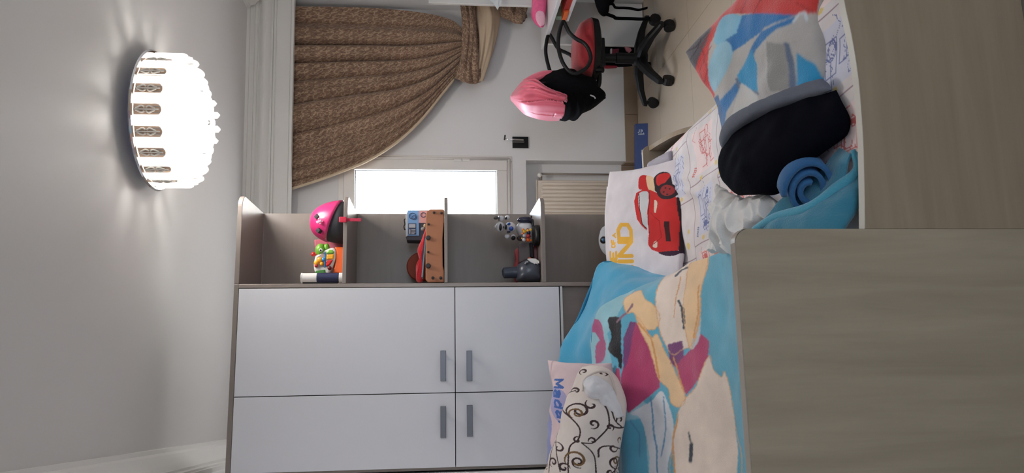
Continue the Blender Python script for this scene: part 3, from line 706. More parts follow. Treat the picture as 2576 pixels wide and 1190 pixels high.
# --- cyan fleece blanket with large patches
CY1, PEA, TAN, MAG, PUR, WHT = (98, 178, 206), (242, 224, 210), (244, 208, 162), (184, 66, 112), (126, 68, 122), (226, 228, 234)
bl_items = [
    ('p', (150, 200, 214), [(1484, 925), (1486, 770), (1540, 740), (1600, 735), (1560, 800), (1530, 840), (1540, 900), (1550, 960)]),
    ('p', (176, 84, 130), [(1487, 835), (1488, 806), (1500, 802), (1516, 812), (1521, 850), (1512, 858), (1500, 838)], 1),
    ('p', (176, 84, 130), [(1500, 870), (1522, 855), (1524, 900), (1502, 915)], 1),
    ('p', (160, 208, 220), [(1560, 1250), (1565, 1040), (1610, 1000), (1660, 1040), (1660, 1250)]),
    ('p', CY1, [(1570, 1060), (1630, 1050), (1640, 1190), (1640, 1250), (1570, 1250)]),
    ('p', TAN, [(1577, 762), (1592, 748), (1618, 738), (1632, 758), (1650, 770), (1662, 800), (1650, 828), (1622, 824), (1600, 790), (1585, 790)], 1),
    ('p', PEA, [(1690, 690), (1735, 660), (1782, 640), (1778, 690), (1768, 780), (1760, 830), (1745, 868), (1722, 880), (1698, 892), (1676, 860), (1662, 830), (1655, 790), (1658, 750), (1672, 715)], 1),
    ('p', TAN, [(1745, 668), (1786, 640), (1774, 720), (1768, 800), (1750, 868), (1738, 872), (1730, 800), (1728, 740)], 1),
    ('p', MAG, [(1574, 900), (1580, 845), (1604, 812), (1632, 832), (1650, 870), (1668, 930), (1664, 975), (1632, 1000), (1584, 1040), (1568, 1000), (1566, 950)]),
    ('p', PUR, [(1567, 910), (1572, 852), (1592, 812), (1606, 812), (1594, 850), (1582, 900), (1574, 930)]),
    ('p', TAN, [(1606, 800), (1620, 812), (1640, 850), (1656, 842), (1676, 880), (1700, 925), (1722, 968), (1738, 1010), (1716, 1024), (1694, 1012), (1690, 980), (1664, 955), (1650, 910), (1634, 870), (1618, 838)], 1),
    ('p', MAG, [(1690, 880), (1728, 896), (1752, 872), (1768, 838), (1784, 858), (1784, 900), (1770, 950), (1740, 994), (1724, 976), (1712, 930), (1694, 915)]),
    ('p', PUR, [(1686, 868), (1722, 858), (1726, 898), (1708, 922), (1692, 916)]),
    ('p', (200, 214, 224), [(1770, 800), (1764, 850), (1748, 880), (1744, 868), (1760, 826)], 1),
    ('p', WHT, [(1590, 1040), (1640, 1010), (1672, 985), (1694, 1040), (1702, 1100), (1690, 1180), (1690, 1260), (1640, 1260), (1642, 1150), (1630, 1090), (1612, 1050)], 1),
    ('p', PEA, [(1786, 896), (1800, 930), (1822, 948), (1832, 935), (1846, 985), (1856, 1060), (1858, 1260), (1708, 1260), (1700, 1120), (1714, 1040), (1736, 1006), (1764, 968)]),
    ('p', (30, 28, 34), [(1536, 806), (1552, 800), (1570, 806), (1566, 850), (1562, 900), (1546, 896), (1532, 878), (1540, 846)], 1),
    ('p', (30, 28, 34), [(1554, 890), (1566, 890), (1566, 930), (1558, 925)]),
    ('p', MAG, [(1552, 930), (1562, 935), (1566, 985), (1552, 975)], 1),
    ('l', (224, 158, 92), [(1612, 815), (1640, 850), (1655, 900), (1664, 950)], 2.2), ('l', (224, 158, 92), [(1700, 900), (1722, 960), (1738, 1004)], 1.8),
    ('l', (224, 158, 92), [(1714, 1040), (1702, 1110), (1706, 1190)], 2.2), ('l', (224, 158, 92), [(1768, 720), (1764, 790), (1752, 850)], 1.8), ('l', (224, 158, 92), [(1720, 700), (1705, 750), (1700, 800)], 1.3),
    ('l', (96, 150, 190), [(1640, 1000), (1648, 1070), (1660, 1130), (1662, 1190)], 2.0), ('l', (96, 150, 190), [(1590, 1060), (1612, 1090), (1618, 1150)], 2.0), ('l', (96, 150, 190), [(1676, 1000), (1680, 1080), (1672, 1150)], 1.6),
    ('l', (46, 56, 70), [(1712, 758), (1726, 780), (1730, 812), (1728, 826)], [3, 5, 3]), ('l', (46, 56, 70), [(1744, 1090), (1752, 1120), (1746, 1160)], [2, 5, 2]),
    ('l', (60, 60, 70), [(1706, 700), (1722, 684), (1740, 676)], 2.0), ('l', (150, 110, 130), [(1560, 812), (1585, 790), (1600, 770)], 2.2)]
for it in [q for q in bl_items if q[0] == 'p' and q[1] in (PEA, TAN)]:
    c_ = list(map(tuple, crom(it[2], 6, True))); bl_items.append(('l', (230, 178, 126), c_ + [c_[0]], 1.0))
net = [[(1900, 622, 1.64), (1900, 720, 1.63), (1905, 830, 1.62), (1910, 950, 1.62), (1915, 1070, 1.62), (1925, 1290, 1.62)],
       [(1846, 626, 2.10), (1852, 720, 2.12), (1860, 830, 2.12), (1868, 950, 2.12), (1877, 1070, 2.12), (1892, 1290, 2.12)],
       [(1788, 646, 2.36), (1788, 735, 2.36), (1790, 830, 2.34), (1792, 950, 2.34), (1796, 1070, 2.34), (1800, 1290, 2.34)],
       [(1735, 670, 2.56), (1705, 742, 2.58), (1704, 830, 2.56), (1706, 950, 2.55), (1708, 1070, 2.54), (1712, 1290, 2.52)],
       [(1708, 690, 2.70), (1635, 745, 2.74), (1618, 830, 2.72), (1624, 950, 2.70), (1628, 1070, 2.68), (1632, 1290, 2.66)],
       [(1690, 697, 2.78), (1580, 748, 2.86), (1545, 830, 2.86), (1556, 950, 2.80), (1575, 1070, 2.76), (1580, 1290, 2.74)],
       [(1688, 699, 2.80), (1562, 752, 2.90), (1500, 800, 2.98), (1492, 915, 2.98), (1545, 1070, 2.86), (1560, 1290, 2.84)]]
# nothing sits below the sheet: lift what the near edge would sink
for r_ in net:
    for k, (x, y, Yd) in enumerate(r_):
        p = atY(x, y, Yd)
        if p[2] < MZ + .022:
            q = CP + (p - CP) * ((CAMZ - MZ - .022) / (CAMZ - p[2])); r_[k] = (x, y, float(q[1]))
blanket, BP = cloth('blanket', net, 340, 330, FLEECE, CY1, bl_items, None, .013, 5.5, 3, .010, jit=.5, blur=1)
tag(blanket, 'cyan fleece blanket with large peach, magenta and white patches on the bed', 'blanket')
flap_net = [[(1410, 918, 3.20), (1424, 862, 3.20), (1456, 800, 3.19), (1488, 722, 3.18), (1517, 662, 3.16), (1600, 678, 3.02), (1682, 699, 2.84)],
            [(1430, 922, 3.16), (1448, 872, 3.14), (1474, 815, 3.12), (1508, 735, 3.10), (1535, 685, 3.08), (1606, 694, 2.96), (1684, 700, 2.83)],
            [(1460, 925, 3.08), (1472, 880, 3.05), (1488, 822, 3.05), (1526, 752, 3.02), (1556, 710, 3.00), (1618, 712, 2.90), (1686, 701, 2.82)],
            [(1490, 930, 3.02), (1496, 890, 2.99), (1502, 812, 2.98), (1540, 768, 2.94), (1580, 744, 2.87), (1636, 728, 2.80), (1690, 700, 2.79)]]
flap, _ = cloth('turned_back_flap', flap_net, 60, 110, mat('cyan_fleece', (62, 158, 198), .95, sheen=.5, bump=.4, bscale=240), None, None, blanket, .016, 6, 9, .010)
flap['label'] = 'plain bright blue underside turned back over the pillow'
hp = [atY(x, y, Y + .0) for x, y, Y in flap_net[0]]
gput('hem', G().tube(hp, .007, 8, smooth=6), mat('blue_hem', (36, 120, 160), .9), blanket, smooth=True)

# --- pillow with the red car print
RED, DRK = (196, 48, 48), (52, 40, 46)
cp_items = [('p', RED, [(1624, 452), (1634, 444), (1652, 452), (1662, 480), (1640, 482), (1626, 478)], 1),
            ('p', (226, 196, 160), [(1640, 448), (1655, 448), (1668, 462), (1664, 486), (1650, 480)], 1),
            ('p', DRK, [(1660, 452), (1672, 438), (1690, 436), (1700, 452), (1706, 490), (1690, 492), (1668, 486), (1664, 470)], 1),
            ('p', RED, [(1668, 446), (1688, 438), (1696, 446), (1682, 470), (1670, 468)], 1),
            ('p', RED, [(1616, 510), (1620, 490), (1640, 480), (1655, 482), (1674, 490), (1700, 494), (1714, 500), (1716, 540), (1715, 590), (1714, 630), (1700, 640), (1682, 640), (1660, 632), (1652, 620), (1656, 590), (1654, 540), (1650, 584), (1640, 574), (1622, 556)]),
            ('p', (206, 206, 210), [(1627, 492), (1650, 488), (1652, 530), (1651, 578), (1640, 566), (1634, 540), (1628, 520)], 1),
            ('l', (70, 40, 44), [(1627, 492), (1631, 530), (1640, 568), (1651, 580)], 1.1),
            ('l', (126, 32, 36), [(1652, 486), (1655, 540), (1656, 590)], 1.1),
            ('p', (222, 206, 190), [(1665, 508), (1672, 512), (1674, 538), (1668, 534)], 1), ('p', (222, 206, 190), [(1666, 612), (1672, 610), (1672, 626), (1663, 624)], 1),
            ('p', (60, 28, 32), [(1690, 560), (1700, 560), (1700, 610), (1690, 610)]),
            ('e', DRK, (1692, 484), (22, 21)), ('e', (150, 52, 54), (1693, 482), (15, 14)), ('e', DRK, (1689, 476), (2, 2)), ('e', DRK, (1698, 478), (2, 2)), ('e', DRK, (1686, 486), (2, 2)), ('e', DRK, (1694, 492), (2, 2)),
            ('l', DRK, [(1713, 500), (1717, 560), (1715, 636)], 2.0), ('p', (60, 40, 60), [(1676, 638), (1716, 632), (1708, 644), (1690, 646)], 1),
            ('l', (158, 34, 38), [(1662, 540), (1680, 560), (1682, 600), (1664, 618)], .9)]
GOLD = (232, 178, 72)
cp_items += text_strokes('KIND', (1605, 709), (0, -1), (-33, 0), 35, 38, 7.5, GOLD, 5.0)
cp_items += text_strokes('A', (1563.5, 600.5), (0, -1), (-8, 0), 10, 0, 0, GOLD, 1.6)
cp_items += text_strokes('OF', (1561, 625), (0, -1), (-9, 0), 7, 10, 3.6, GOLD, 1.9)
cp_items += text_strokes('ONE', (1565, 700), (0, -1), (-18, 0), 17, 20, 6, GOLD, 3.0)
for k, it in enumerate(cp_items):
    if it[0] == 'l' and len(it) == 4 and it[1] is None: cp_items[k] = ('l', GOLD, it[2], it[3])
cnet = [[(1535, 432, 3.16), (1528, 500, 3.18), (1527, 600, 3.18), (1527, 720, 3.18)],
        [(1590, 428, 3.06), (1588, 500, 3.07), (1588, 600, 3.07), (1588, 720, 3.07)],
        [(1650, 415, 2.95), (1650, 500, 2.95), (1650, 600, 2.95), (1650, 720, 2.94)],
        [(1706, 398, 2.83), (1716, 500, 2.80), (1716, 600, 2.79), (1716, 730, 2.78)]]
pil, _ = cloth('pillow', cnet, 230, 300, FAB, (222, 216, 222), cp_items, None, .008, 9, 5, puff=.10)
tag(pil, 'white pillow printed with a red car and gold lettering, leaning at the bed head', 'pillow')
wn = [[(1527, 470, 3.22), (1522, 540, 3.225), (1524, 640, 3.22)], [(1570, 470, 3.17), (1565, 540, 3.17), (1568, 640, 3.17)], [(1620, 470, 3.10), (1620, 540, 3.10), (1620, 640, 3.10)]]
pw_, _ = cloth('pillow', wn, 40, 50, mat('white_cotton', (224, 222, 226), .9, bump=.15, bscale=120), None, None, None, .008, 9, 8, puff=.05)
tag(pw_, 'plain white pillow squeezed behind the car pillow, only its top edge showing', 'pillow')

# --- pillow with blue lettering, pillow with brown scrolls
MAD = text_strokes('Madart', (1411, 955), (.11, 1), (18, 4), 19, 26, 7, (74, 108, 178), 2.5)
mn = [[(1378, 906, 2.98), (1396, 985, 2.95), (1384, 1070, 2.95), (1372, 1240, 2.95)], [(1420, 912, 2.90), (1430, 985, 2.87), (1430, 1070, 2.86), (1425, 1240, 2.86)],
      [(1480, 916, 2.86), (1480, 985, 2.83), (1480, 1070, 2.82), (1480, 1240, 2.82)], [(1540, 914, 2.82), (1545, 985, 2.80), (1545, 1070, 2.79), (1545, 1240, 2.79)]]
md, _ = cloth('pillow', mn, 160, 240, FAB, (222, 200, 204), [('p', (150, 158, 204), [(1370, 1110), (1384, 1010), (1402, 1060), (1396, 1110), (1402, 1150), (1372, 1180)], 1), ('p', (176, 170, 208), [(1400, 1000), (1412, 975), (1440, 1000), (1420, 1060)], 1), ('l', (196, 170, 176), [(1392, 906), (1398, 980), (1390, 1060)], 2)] + MAD, None, .012, 10, 2, puff=.09)
tag(md, 'pale pink pillow with slanted blue lettering, behind the scroll pillow', 'pillow')
BRN, BR2 = (66, 50, 52), (122, 94, 64)
def spiral(c, r, turns, a0, sgn, col, w):
    q = np.linspace(0, 1, 26); return ('l', col, [(c[0] + r * (1 - .82 * t) * math.cos(a0 + sgn * turns * 6.283 * t), c[1] + r * (1 - .82 * t) * math.sin(a0 + sgn * turns * 6.283 * t)) for t in q], [.85 * w * (.4 + .8 * math.sin(3.1 * t)) for t in q])
def bez(p, col, w): return ('l', col, [tuple(q) for q in crom(p, 6)], w)
sc_items = [bez([(1430, 1190), (1424, 1120), (1428, 1060), (1448, 1005), (1470, 990)], BRN, 1.1), bez([(1450, 1250), (1446, 1180), (1452, 1130), (1470, 1110), (1476, 1085), (1462, 1060), (1448, 1040)], BRN, 1.5),
            bez([(1476, 1118), (1500, 1116), (1520, 1090), (1528, 1070), (1526, 1040), (1518, 1015)], BRN, 1.4), bez([(1476, 1118), (1496, 1140), (1502, 1170), (1500, 1250)], BRN, 1.4),
            bez([(1528, 1074), (1548, 1078), (1566, 1076)], BRN, 1.8), bez([(1508, 1150), (1510, 1130), (1526, 1122), (1556, 1128)], BRN, 1.6), bez([(1500, 1190), (1520, 1190), (1540, 1180), (1556, 1150)], BRN, 1.6),
            bez([(1400, 1200), (1410, 1150), (1420, 1120)], BRN, 1.3), bez([(1532, 1035), (1540, 1062), (1560, 1076)], BRN, 1.5)]
for c, r_, tn, a0, sg, col, w in (((1478, 1042), 22, 1.3, 2.4, 1, BRN, 2.6), ((1474, 1050), 14, 1.3, 2.2, 1, BR2, 2.2), ((1502, 1072), 12, 1.1, 2.0, -1, BRN, 2.6), ((1500, 1026), 13, .8, 4.0, -1, BRN, 2.6), ((1463, 1160), 24, 1.25, 2.6, 1, BR2, 3.0),
                                  ((1466, 1164), 15, 1.1, 1.2, 1, BRN, 2.2), ((1438, 1028), 13, .9, .6, 1, BRN, 2.2), ((1468, 1112), 8, .9, 5, -1, BRN, 2.4), ((1498, 1112), 9, .9, 3, 1, BRN, 2.4), ((1552, 1060), 11, .9, 2, 1, BRN, 2.6),
                                  ((1530, 1078), 8, 1.0, 1, -1, BRN, 2.4), ((1536, 1126), 12, .9, 0, 1, BRN, 2.4), ((1544, 1158), 15, 1.4, 2, -1, BR2, 2.0), ((1540, 1160), 18, .9, 1, 1, BRN, 2.4), ((1430, 1135), 14, 1.0, 4, 1, BRN, 2.0), ((1416, 1170), 12, 1.2, 2, 1, BRN, 2.2),
                                  ((1392, 1178), 9, 1.2, 1, 1, BR2, 2.0), ((1438, 1180), 12, 1.1, 0, -1, BRN, 2.6), ((1528, 1185), 13, 1.1, 5, 1, BRN, 2.4), ((1556, 1180), 12, 1.1, 3, -1, BRN, 2.4), ((1554, 1106), 8, .8, 2, 1, BR2, 2), ((1470, 992), 10, .8, 3, 1, BRN, 2.2), ((1480, 940), 9, 1, 2, 1, BRN, 2.2), ((1520, 948), 8, .9, 1, -1, BRN, 2.2), ((1446, 965), 10, .9, 2, 1, BRN, 2.0)):
    sc_items.append(spiral(c, r_, tn, a0, sg, col, w))
sn = [[(1466, 924, 2.84), (1442, 1000, 2.84), (1416, 1090, 2.83), (1372, 1190, 2.82), (1350, 1260, 2.82)], [(1490, 918, 2.76), (1470, 1000, 2.74), (1452, 1090, 2.72), (1430, 1190, 2.71), (1420, 1260, 2.71)],
      [(1525, 926, 2.72), (1520, 1000, 2.69), (1512, 1090, 2.67), (1500, 1190, 2.66), (1495, 1260, 2.66)], [(1542, 944, 2.72), (1572, 1010, 2.69), (1572, 1060, 2.67), (1558, 1150, 2.66), (1556, 1260, 2.66)]]
scp, _ = cloth('pillow', sn, 230, 330, FAB, (224, 214, 208), sc_items, None, .012, 9, 12, puff=.11)
tag(scp, 'cream pillow with dark brown scrolls, open end of its cover showing white', 'pillow')
on = [[(1466, 962, 2.66), (1494, 946, 2.65), (1518, 956, 2.64), (1542, 977, 2.63), (1553, 1003, 2.62), (1568, 1048, 2.64)], [(1470, 974, 2.65), (1490, 972, 2.63), (1513, 980, 2.62), (1530, 1000, 2.62), (1542, 1022, 2.62), (1556, 1049, 2.63)], [(1474, 986, 2.66), (1486, 999, 2.65), (1508, 1004, 2.64), (1517, 1022, 2.64), (1530, 1039, 2.64), (1546, 1050, 2.65)]]
op, _ = cloth('inner_pillow', on, 40, 40, mat('white_cotton', (224, 222, 226)), None, None, scp, .010, 26, 3, solid=.006)
op['label'] = 'white inner pillow showing in the open cover'
hem_pts = [atY(*q) for q in ((1466, 985, 2.66), (1470, 955, 2.66), (1495, 938, 2.66), (1520, 935, 2.67), (1534, 942, 2.66), (1544, 968, 2.65), (1550, 1000, 2.645))]
gput('cover_hem', G().tube(hem_pts, .004, 8, smooth=6), mat('hem_cream', (214, 204, 196), .9), scp, smooth=True)

# --- folded red and blue fleece cushion at the right
sp_items = [('p', (206, 62, 58), [(1722, 132), (1800, 40), (1880, -40), (1905, 20), (1830, 72), (1800, 120), (1800, 180), (1815, 240), (1806, 256), (1780, 240)]),
            ('p', (206, 62, 58), [(1800, -60), (2070, -140), (2068, 40), (2030, 42), (1940, 44), (1850, 38)]),
            ('p', (96, 92, 98), [(1716, 130), (1770, 70), (1800, 72), (1790, 110), (1768, 150), (1752, 185)]),
            ('p', (130, 190, 216), [(1820, 76), (1840, 44), (1880, 42), (1900, 60), (1880, 100), (1830, 120), (1815, 100)], 1),
            ('p', (36, 116, 178), [(1836, 160), (1850, 110), (1890, 90), (1895, 44), (2030, 42), (1960, 80), (1930, 120), (1900, 190), (1870, 230), (1830, 260), (1810, 270), (1810, 330), (1835, 345), (1850, 290), (1900, 220), (1940, 130), (1990, 80), (2030, 60), (2030, 44)]),
            ('p', (150, 196, 216), [(1800, 190), (1820, 130), (1860, 110), (1876, 140), (1850, 200), (1815, 230)], 1),
            ('p', (44, 150, 200), [(1885, 195), (1930, 130), (1940, 170), (1936, 240), (1900, 232)]), ('p', (44, 150, 200), [(2030, 140), (2070, 170), (2085, 215), (2030, 225)]),
            ('l', (96, 112, 136), [(1885, 205), (1890, 230), (1935, 245)], 4), ('l', (96, 112, 136), [(2008, 120), (2018, 165), (2022, 230)], 7), ('l', (190, 188, 186), [(1962, 110), (1968, 240)], 2.5),
            ('p', (150, 148, 144), [(1966, 112), (2006, 118), (2016, 236), (1970, 240)]), ('p', (206, 204, 200), [(1895, 215), (1935, 250), (1925, 320), (1880, 300), (1850, 330)]),
            ('l', (150, 30, 36), [(1930, 44), (1945, 10), (1980, -20), (2020, 5), (2060, 38)], 1.2), ('l', (150, 30, 36), [(1890, 40), (1900, 10), (1930, -20)], 1.2), ('l', (150, 30, 36), [(1795, 90), (1775, 120), (1790, 150), (1770, 180), (1790, 215)], 1.4), ('l', (150, 30, 36), [(1808, 120), (1785, 150), (1800, 175), (1785, 205)], 1.2),
            ('l', (66, 62, 68), [(1726, 130), (1760, 120), (1790, 84)], 2), ('l', (66, 62, 68), [(1740, 155), (1765, 125), (1772, 96)], 1.6), ('l', (206, 214, 220), [(2024, 60), (2034, 40), (2046, 38), (2050, 56)], 3),
            ('p', (40, 96, 150), [(1806, 250), (1828, 240), (1840, 300), (1840, 420), (1815, 420)])]
net = [[(1724, 131, 2.18), (1802, 52, 2.08), (1866, -8, 1.98), (1940, -110, 1.88)], [(1760, 190, 2.16), (1850, 120, 2.02), (1935, 50, 1.88), (2000, -100, 1.78)],
       [(1808, 262, 2.12), (1900, 205, 1.95), (1985, 130, 1.80), (2045, -60, 1.70)], [(1822, 420, 2.04), (1925, 345, 1.88), (2078, 225, 1.68), (2068, -60, 1.68)]]
spi, _ = cloth('cushion', net, 200, 240, FLEECE, (186, 182, 178), sp_items, None, .010, 8, 6, puff=.10, jit=.6, blur=3)
tag(spi, 'fleece cushion in red, blue and grey patches at the right of the bed', 'cushion')

# --- navy garment with grey waistband
M_NAVY = mat('navy_jersey', (7, 8, 17), .95, spec=.08, bump=.25, bscale=160)
net = [[(1812, 372, 1.98), (1862, 322, 1.91), (1912, 292, 1.84), (2000, 258, 1.72), (2100, 226, 1.60)], [(1812, 432, 1.98), (1868, 395, 1.88), (1930, 360, 1.78), (2020, 310, 1.68), (2126, 268, 1.575)],
       [(1836, 468, 1.95), (1886, 450, 1.84), (1945, 418, 1.76), (2030, 365, 1.66), (2138, 304, 1.565)], [(1862, 492, 1.91), (1906, 490, 1.82), (1962, 484, 1.76), (2040, 408, 1.66), (2130, 338, 1.57)]]
gar, _ = cloth('shorts', net, 70, 90, M_NAVY, None, None, None, .010, 9, 5, puff=.07)
tag(gar, 'navy jersey shorts with a grey waistband, thrown over the fleece cushion', 'shorts')
net = [[(1814, 352, 1.985), (1846, 302, 1.915), (1900, 272, 1.835), (1985, 232, 1.73), (2068, 198, 1.64)], [(1813, 362, 1.98), (1852, 312, 1.90), (1906, 282, 1.82), (1996, 245, 1.71), (2084, 210, 1.615)], [(1814, 374, 1.97), (1864, 324, 1.89), (1914, 294, 1.81), (2004, 260, 1.70), (2092, 226, 1.595)]]
wb, _ = cloth('waistband', net, 24, 80, mat('grey_ribbed_band', (104, 108, 120), .9, bump=.6, bscale=420), None, None, gar, .004, 20, 4, puff=.06)
wb['label'] = 'grey ribbed waistband'

# --- white towel, cyan throw, blue rolled towel
M_TOWEL = mat('white_terry', (226, 224, 222), .95, sheen=.3, bump=.4, bscale=180)
net = [[(1818, 466, 2.12), (1845, 490, 2.02), (1880, 505, 1.96), (1940, 488, 1.84)], [(1802, 520, 2.14), (1842, 528, 2.02), (1890, 530, 1.92), (1962, 515, 1.80)], [(1788, 560, 2.12), (1835, 565, 2.02), (1886, 560, 1.92), (1960, 545, 1.82)], [(1788, 600, 2.16), (1832, 605, 2.08), (1870, 600, 1.98), (1930, 585, 1.86)], [(1796, 636, 2.18), (1832, 628, 2.12), (1868, 625, 2.04), (1920, 620, 1.92)]]
tw, _ = cloth('towel', net, 110, 110, M_TOWEL, None, None, None, .045, 13, 7, puff=.05, sharp=True)
tag(tw, 'crumpled white towel lying by the corner of the tall end panel', 'towel')
M_TEAL_SHADED = mat('teal_fleece_shaded', (52, 126, 152), .95, sheen=.4, bump=.45, bscale=200)  # fleece colour darkened to paint the throw in shade
net = [[(1902, 580, 1.80), (1958, 548, 1.72), (2045, 524, 1.62), (2110, 476, 1.59), (2164, 430, 1.555), (2150, 376, 1.56)], [(1935, 590, 1.74), (1988, 570, 1.66), (2062, 548, 1.585), (2120, 500, 1.565), (2168, 440, 1.55), (2156, 380, 1.55)], [(1975, 605, 1.66), (2018, 598, 1.61), (2084, 572, 1.56), (2135, 515, 1.55), (2173, 455, 1.54), (2160, 395, 1.54)], [(2030, 625, 1.60), (2066, 622, 1.57), (2110, 598, 1.54), (2150, 530, 1.535), (2176, 470, 1.535), (2166, 410, 1.535)]]
th, _ = cloth('throw', net, 60, 120, M_TEAL_SHADED, None, None, None, .010, 12, 2, puff=.03)
tag(th, 'teal fleece throw curled along the low bed rail beside the end panel', 'throw')
net = [[(1915, 560, 1.80), (1975, 500, 1.74), (2060, 440, 1.665), (2118, 372, 1.62)], [(1960, 556, 1.745), (2020, 520, 1.675), (2082, 470, 1.62), (2136, 385, 1.585)], [(1990, 560, 1.70), (2050, 535, 1.63), (2108, 488, 1.585), (2150, 392, 1.56)]]
tf, _ = cloth('throw_inner_fold', net, 50, 70, M_TEAL_SHADED, None, None, th, .012, 10, 5, solid=.006)
gput('rolled_edge', G().tube([atY(x, y, Y_e) + (0, 0, .006) for x, y, Y_e in net[0]] if False else [atY(*q) + (0, 0, .004) for q in ((1900, 578, 1.80), (1958, 548, 1.72), (2045, 524, 1.62), (2110, 476, 1.59), (2162, 430, 1.555), (2150, 378, 1.56))], [.008, .014, .016, .016, .013, .006], 10, smooth=6), mat('teal_fleece_lit', (74, 156, 182), .95, sheen=.4, bump=.45, bscale=200), th, smooth=True)  # same fleece in a lighter colour, painting the lit edge
a_, b_ = atY(2050, 480, 1.640) + (0, 0, .012), atY(1998, 430, 1.80) + (0, 0, -.01)
M_ROLL = mat('blue_terry', (44, 100, 150), .95, sheen=.4, bump=.5, bscale=200)
ax = (b_ - a_); L_ = np.linalg.norm(ax); ax /= L_
u_ = np.cross(ax, (0, 0, 1)); u_ /= np.linalg.norm(u_); w_ = np.cross(u_, ax)
rings = []
sp_ = np.linspace(0, 2.3 * 2 * math.pi, 90); rr = .012 + .054 * (sp_ / sp_[-1])
prof = [(r_ * math.cos(q), .78 * r_ * math.sin(q)) for r_, q in zip(rr, sp_)]
V = [a_ + u_ * p + w_ * q for p, q in prof] + [b_ + u_ * p + w_ * q for p, q in prof]
ro = put('rolled_towel', V, [(i, i + 1, 91 + i, 90 + i) for i in range(89)], M_ROLL, None, True, solid=.012)
tag(ro, 'blue towel rolled up with its spiral end showing, inside the teal throw', 'towel')

# --- small things at the bed head
pr = [atY(*q) for q in ((1640, 425, 3.0), (1662, 412, 2.96), (1682, 402, 2.92), (1694, 397, 2.90))]
cu = G()
n = 22
for k in range(n):
    t = k / (n - 1)
pts = crom(pr, 6); cu.tube(pts, [(.030 + .0022 * (i % 2)) for i in range(len(pts))], 14, ry=None)
kc = gput('knit_cuff', cu, mat('grey_knit', (176, 172, 184), .95, bump=.5, bscale=300), smooth=True)
tag(kc, 'ribbed grey knitted cuff sticking out behind the car pillow', 'cuff')
pc = atY(1522, 592, 3.42)
pl = thing('plush_toy', pc - (0, 0, .10), 'soft grey-white plush toy with a round dark button, low behind the car pillow', 'plush toy')
pb = G().ball(atY(1536, 604, 3.42), (.078, .06, .056), 20, 12).ball(atY(1528, 588, 3.43), (.04, .04, .036), 14, 9)
gput('body', pb, mat('grey_plush', (176, 180, 188), .95, sheen=.5, bump=.5, bscale=150), pl, smooth=True)
bc = atY(1519, 603, 3.42 - .075)
gput('button', G().lathe([(.001, .012), (.013, .010), (.016, 0), (.016, -.02)], bc, 16, (0, -1, .1)), M_BLACK, pl, smooth=True)
gput('button_disc', G().lathe([(.001, .016), (.008, .014), (.008, 0)], bc + (-.003, 0, .003), 14, (0, -1, .1)), mat('button_blue', (70, 110, 150), .2), pl, smooth=True)

# --- blue flat carton on the floor by the skirting
q0 = atZ(1630, 310, 0); q1 = atZ(1630, 432, 0); dz_ = .095
e_ = (q1 - q0); Lc = np.linalg.norm(e_); e_ /= Lc; bk = np.array([e_[1], -e_[0], 0]); bk = bk if bk[1] > 0 else -bk
carton = thing('carton', (q0 + q1) / 2, 'flat dark blue carton with white lettering on the floor by the skirting', 'box')
top0 = atY(1606, 318, q0[1] + .09)
M_CART = mat('blue_carton', (34, 62, 122), .5)
h_ = .075
gput('box', G().hexa([q0, q1, q1 + bk * .035, q0 + bk * .035, q0 + bk * .035 + (0, 0, h_), q1 + bk * .035 + (0, 0, h_), q1 + bk * .07 + (0, 0, h_), q0 + bk * .07 + (0, 0, h_)]), M_CART, carton, bevel=.002)
M_INK = mat('white_ink', (205, 212, 224), .6)
lt = G(); fn = np.cross(e_, bk * .035 + np.array([0, 0, h_])); fn /= np.linalg.norm(fn); fn = fn if fn[1] < 0 else -fn
def onface(a, b): return q0 + e_ * a * Lc + (bk * .035 + np.array([0, 0, h_])) * b + fn * .0012
def face_rect(a0, a1, b0, b1): lt.prism([onface(a0, b0), onface(a1, b0), onface(a1, b1), onface(a0, b1)], fn * .0008)
for k, (b, a0, a1) in enumerate(((.35, .19, .21), (.46, .13, .17), (.55, .115, .2), (.70, .12, .18), (.78, .17, .19))):
    face_rect(a0, a1, b - .03, b + .03)
for k in range(11): face_rect(.205 + .003 * (k % 2), .235, .30 + .045 * k, .325 + .045 * k)
gput('lettering', lt, M_INK, carton)
lt = G(); face_rect(.545, .64, .22, .52)
lg = gput('emblem', lt, M_INK, carton)
lt = G(); face_rect(.56, .585, .29, .45); face_rect(.60, .625, .29, .45)
gput('emblem_mark', lt, M_CART, lg)

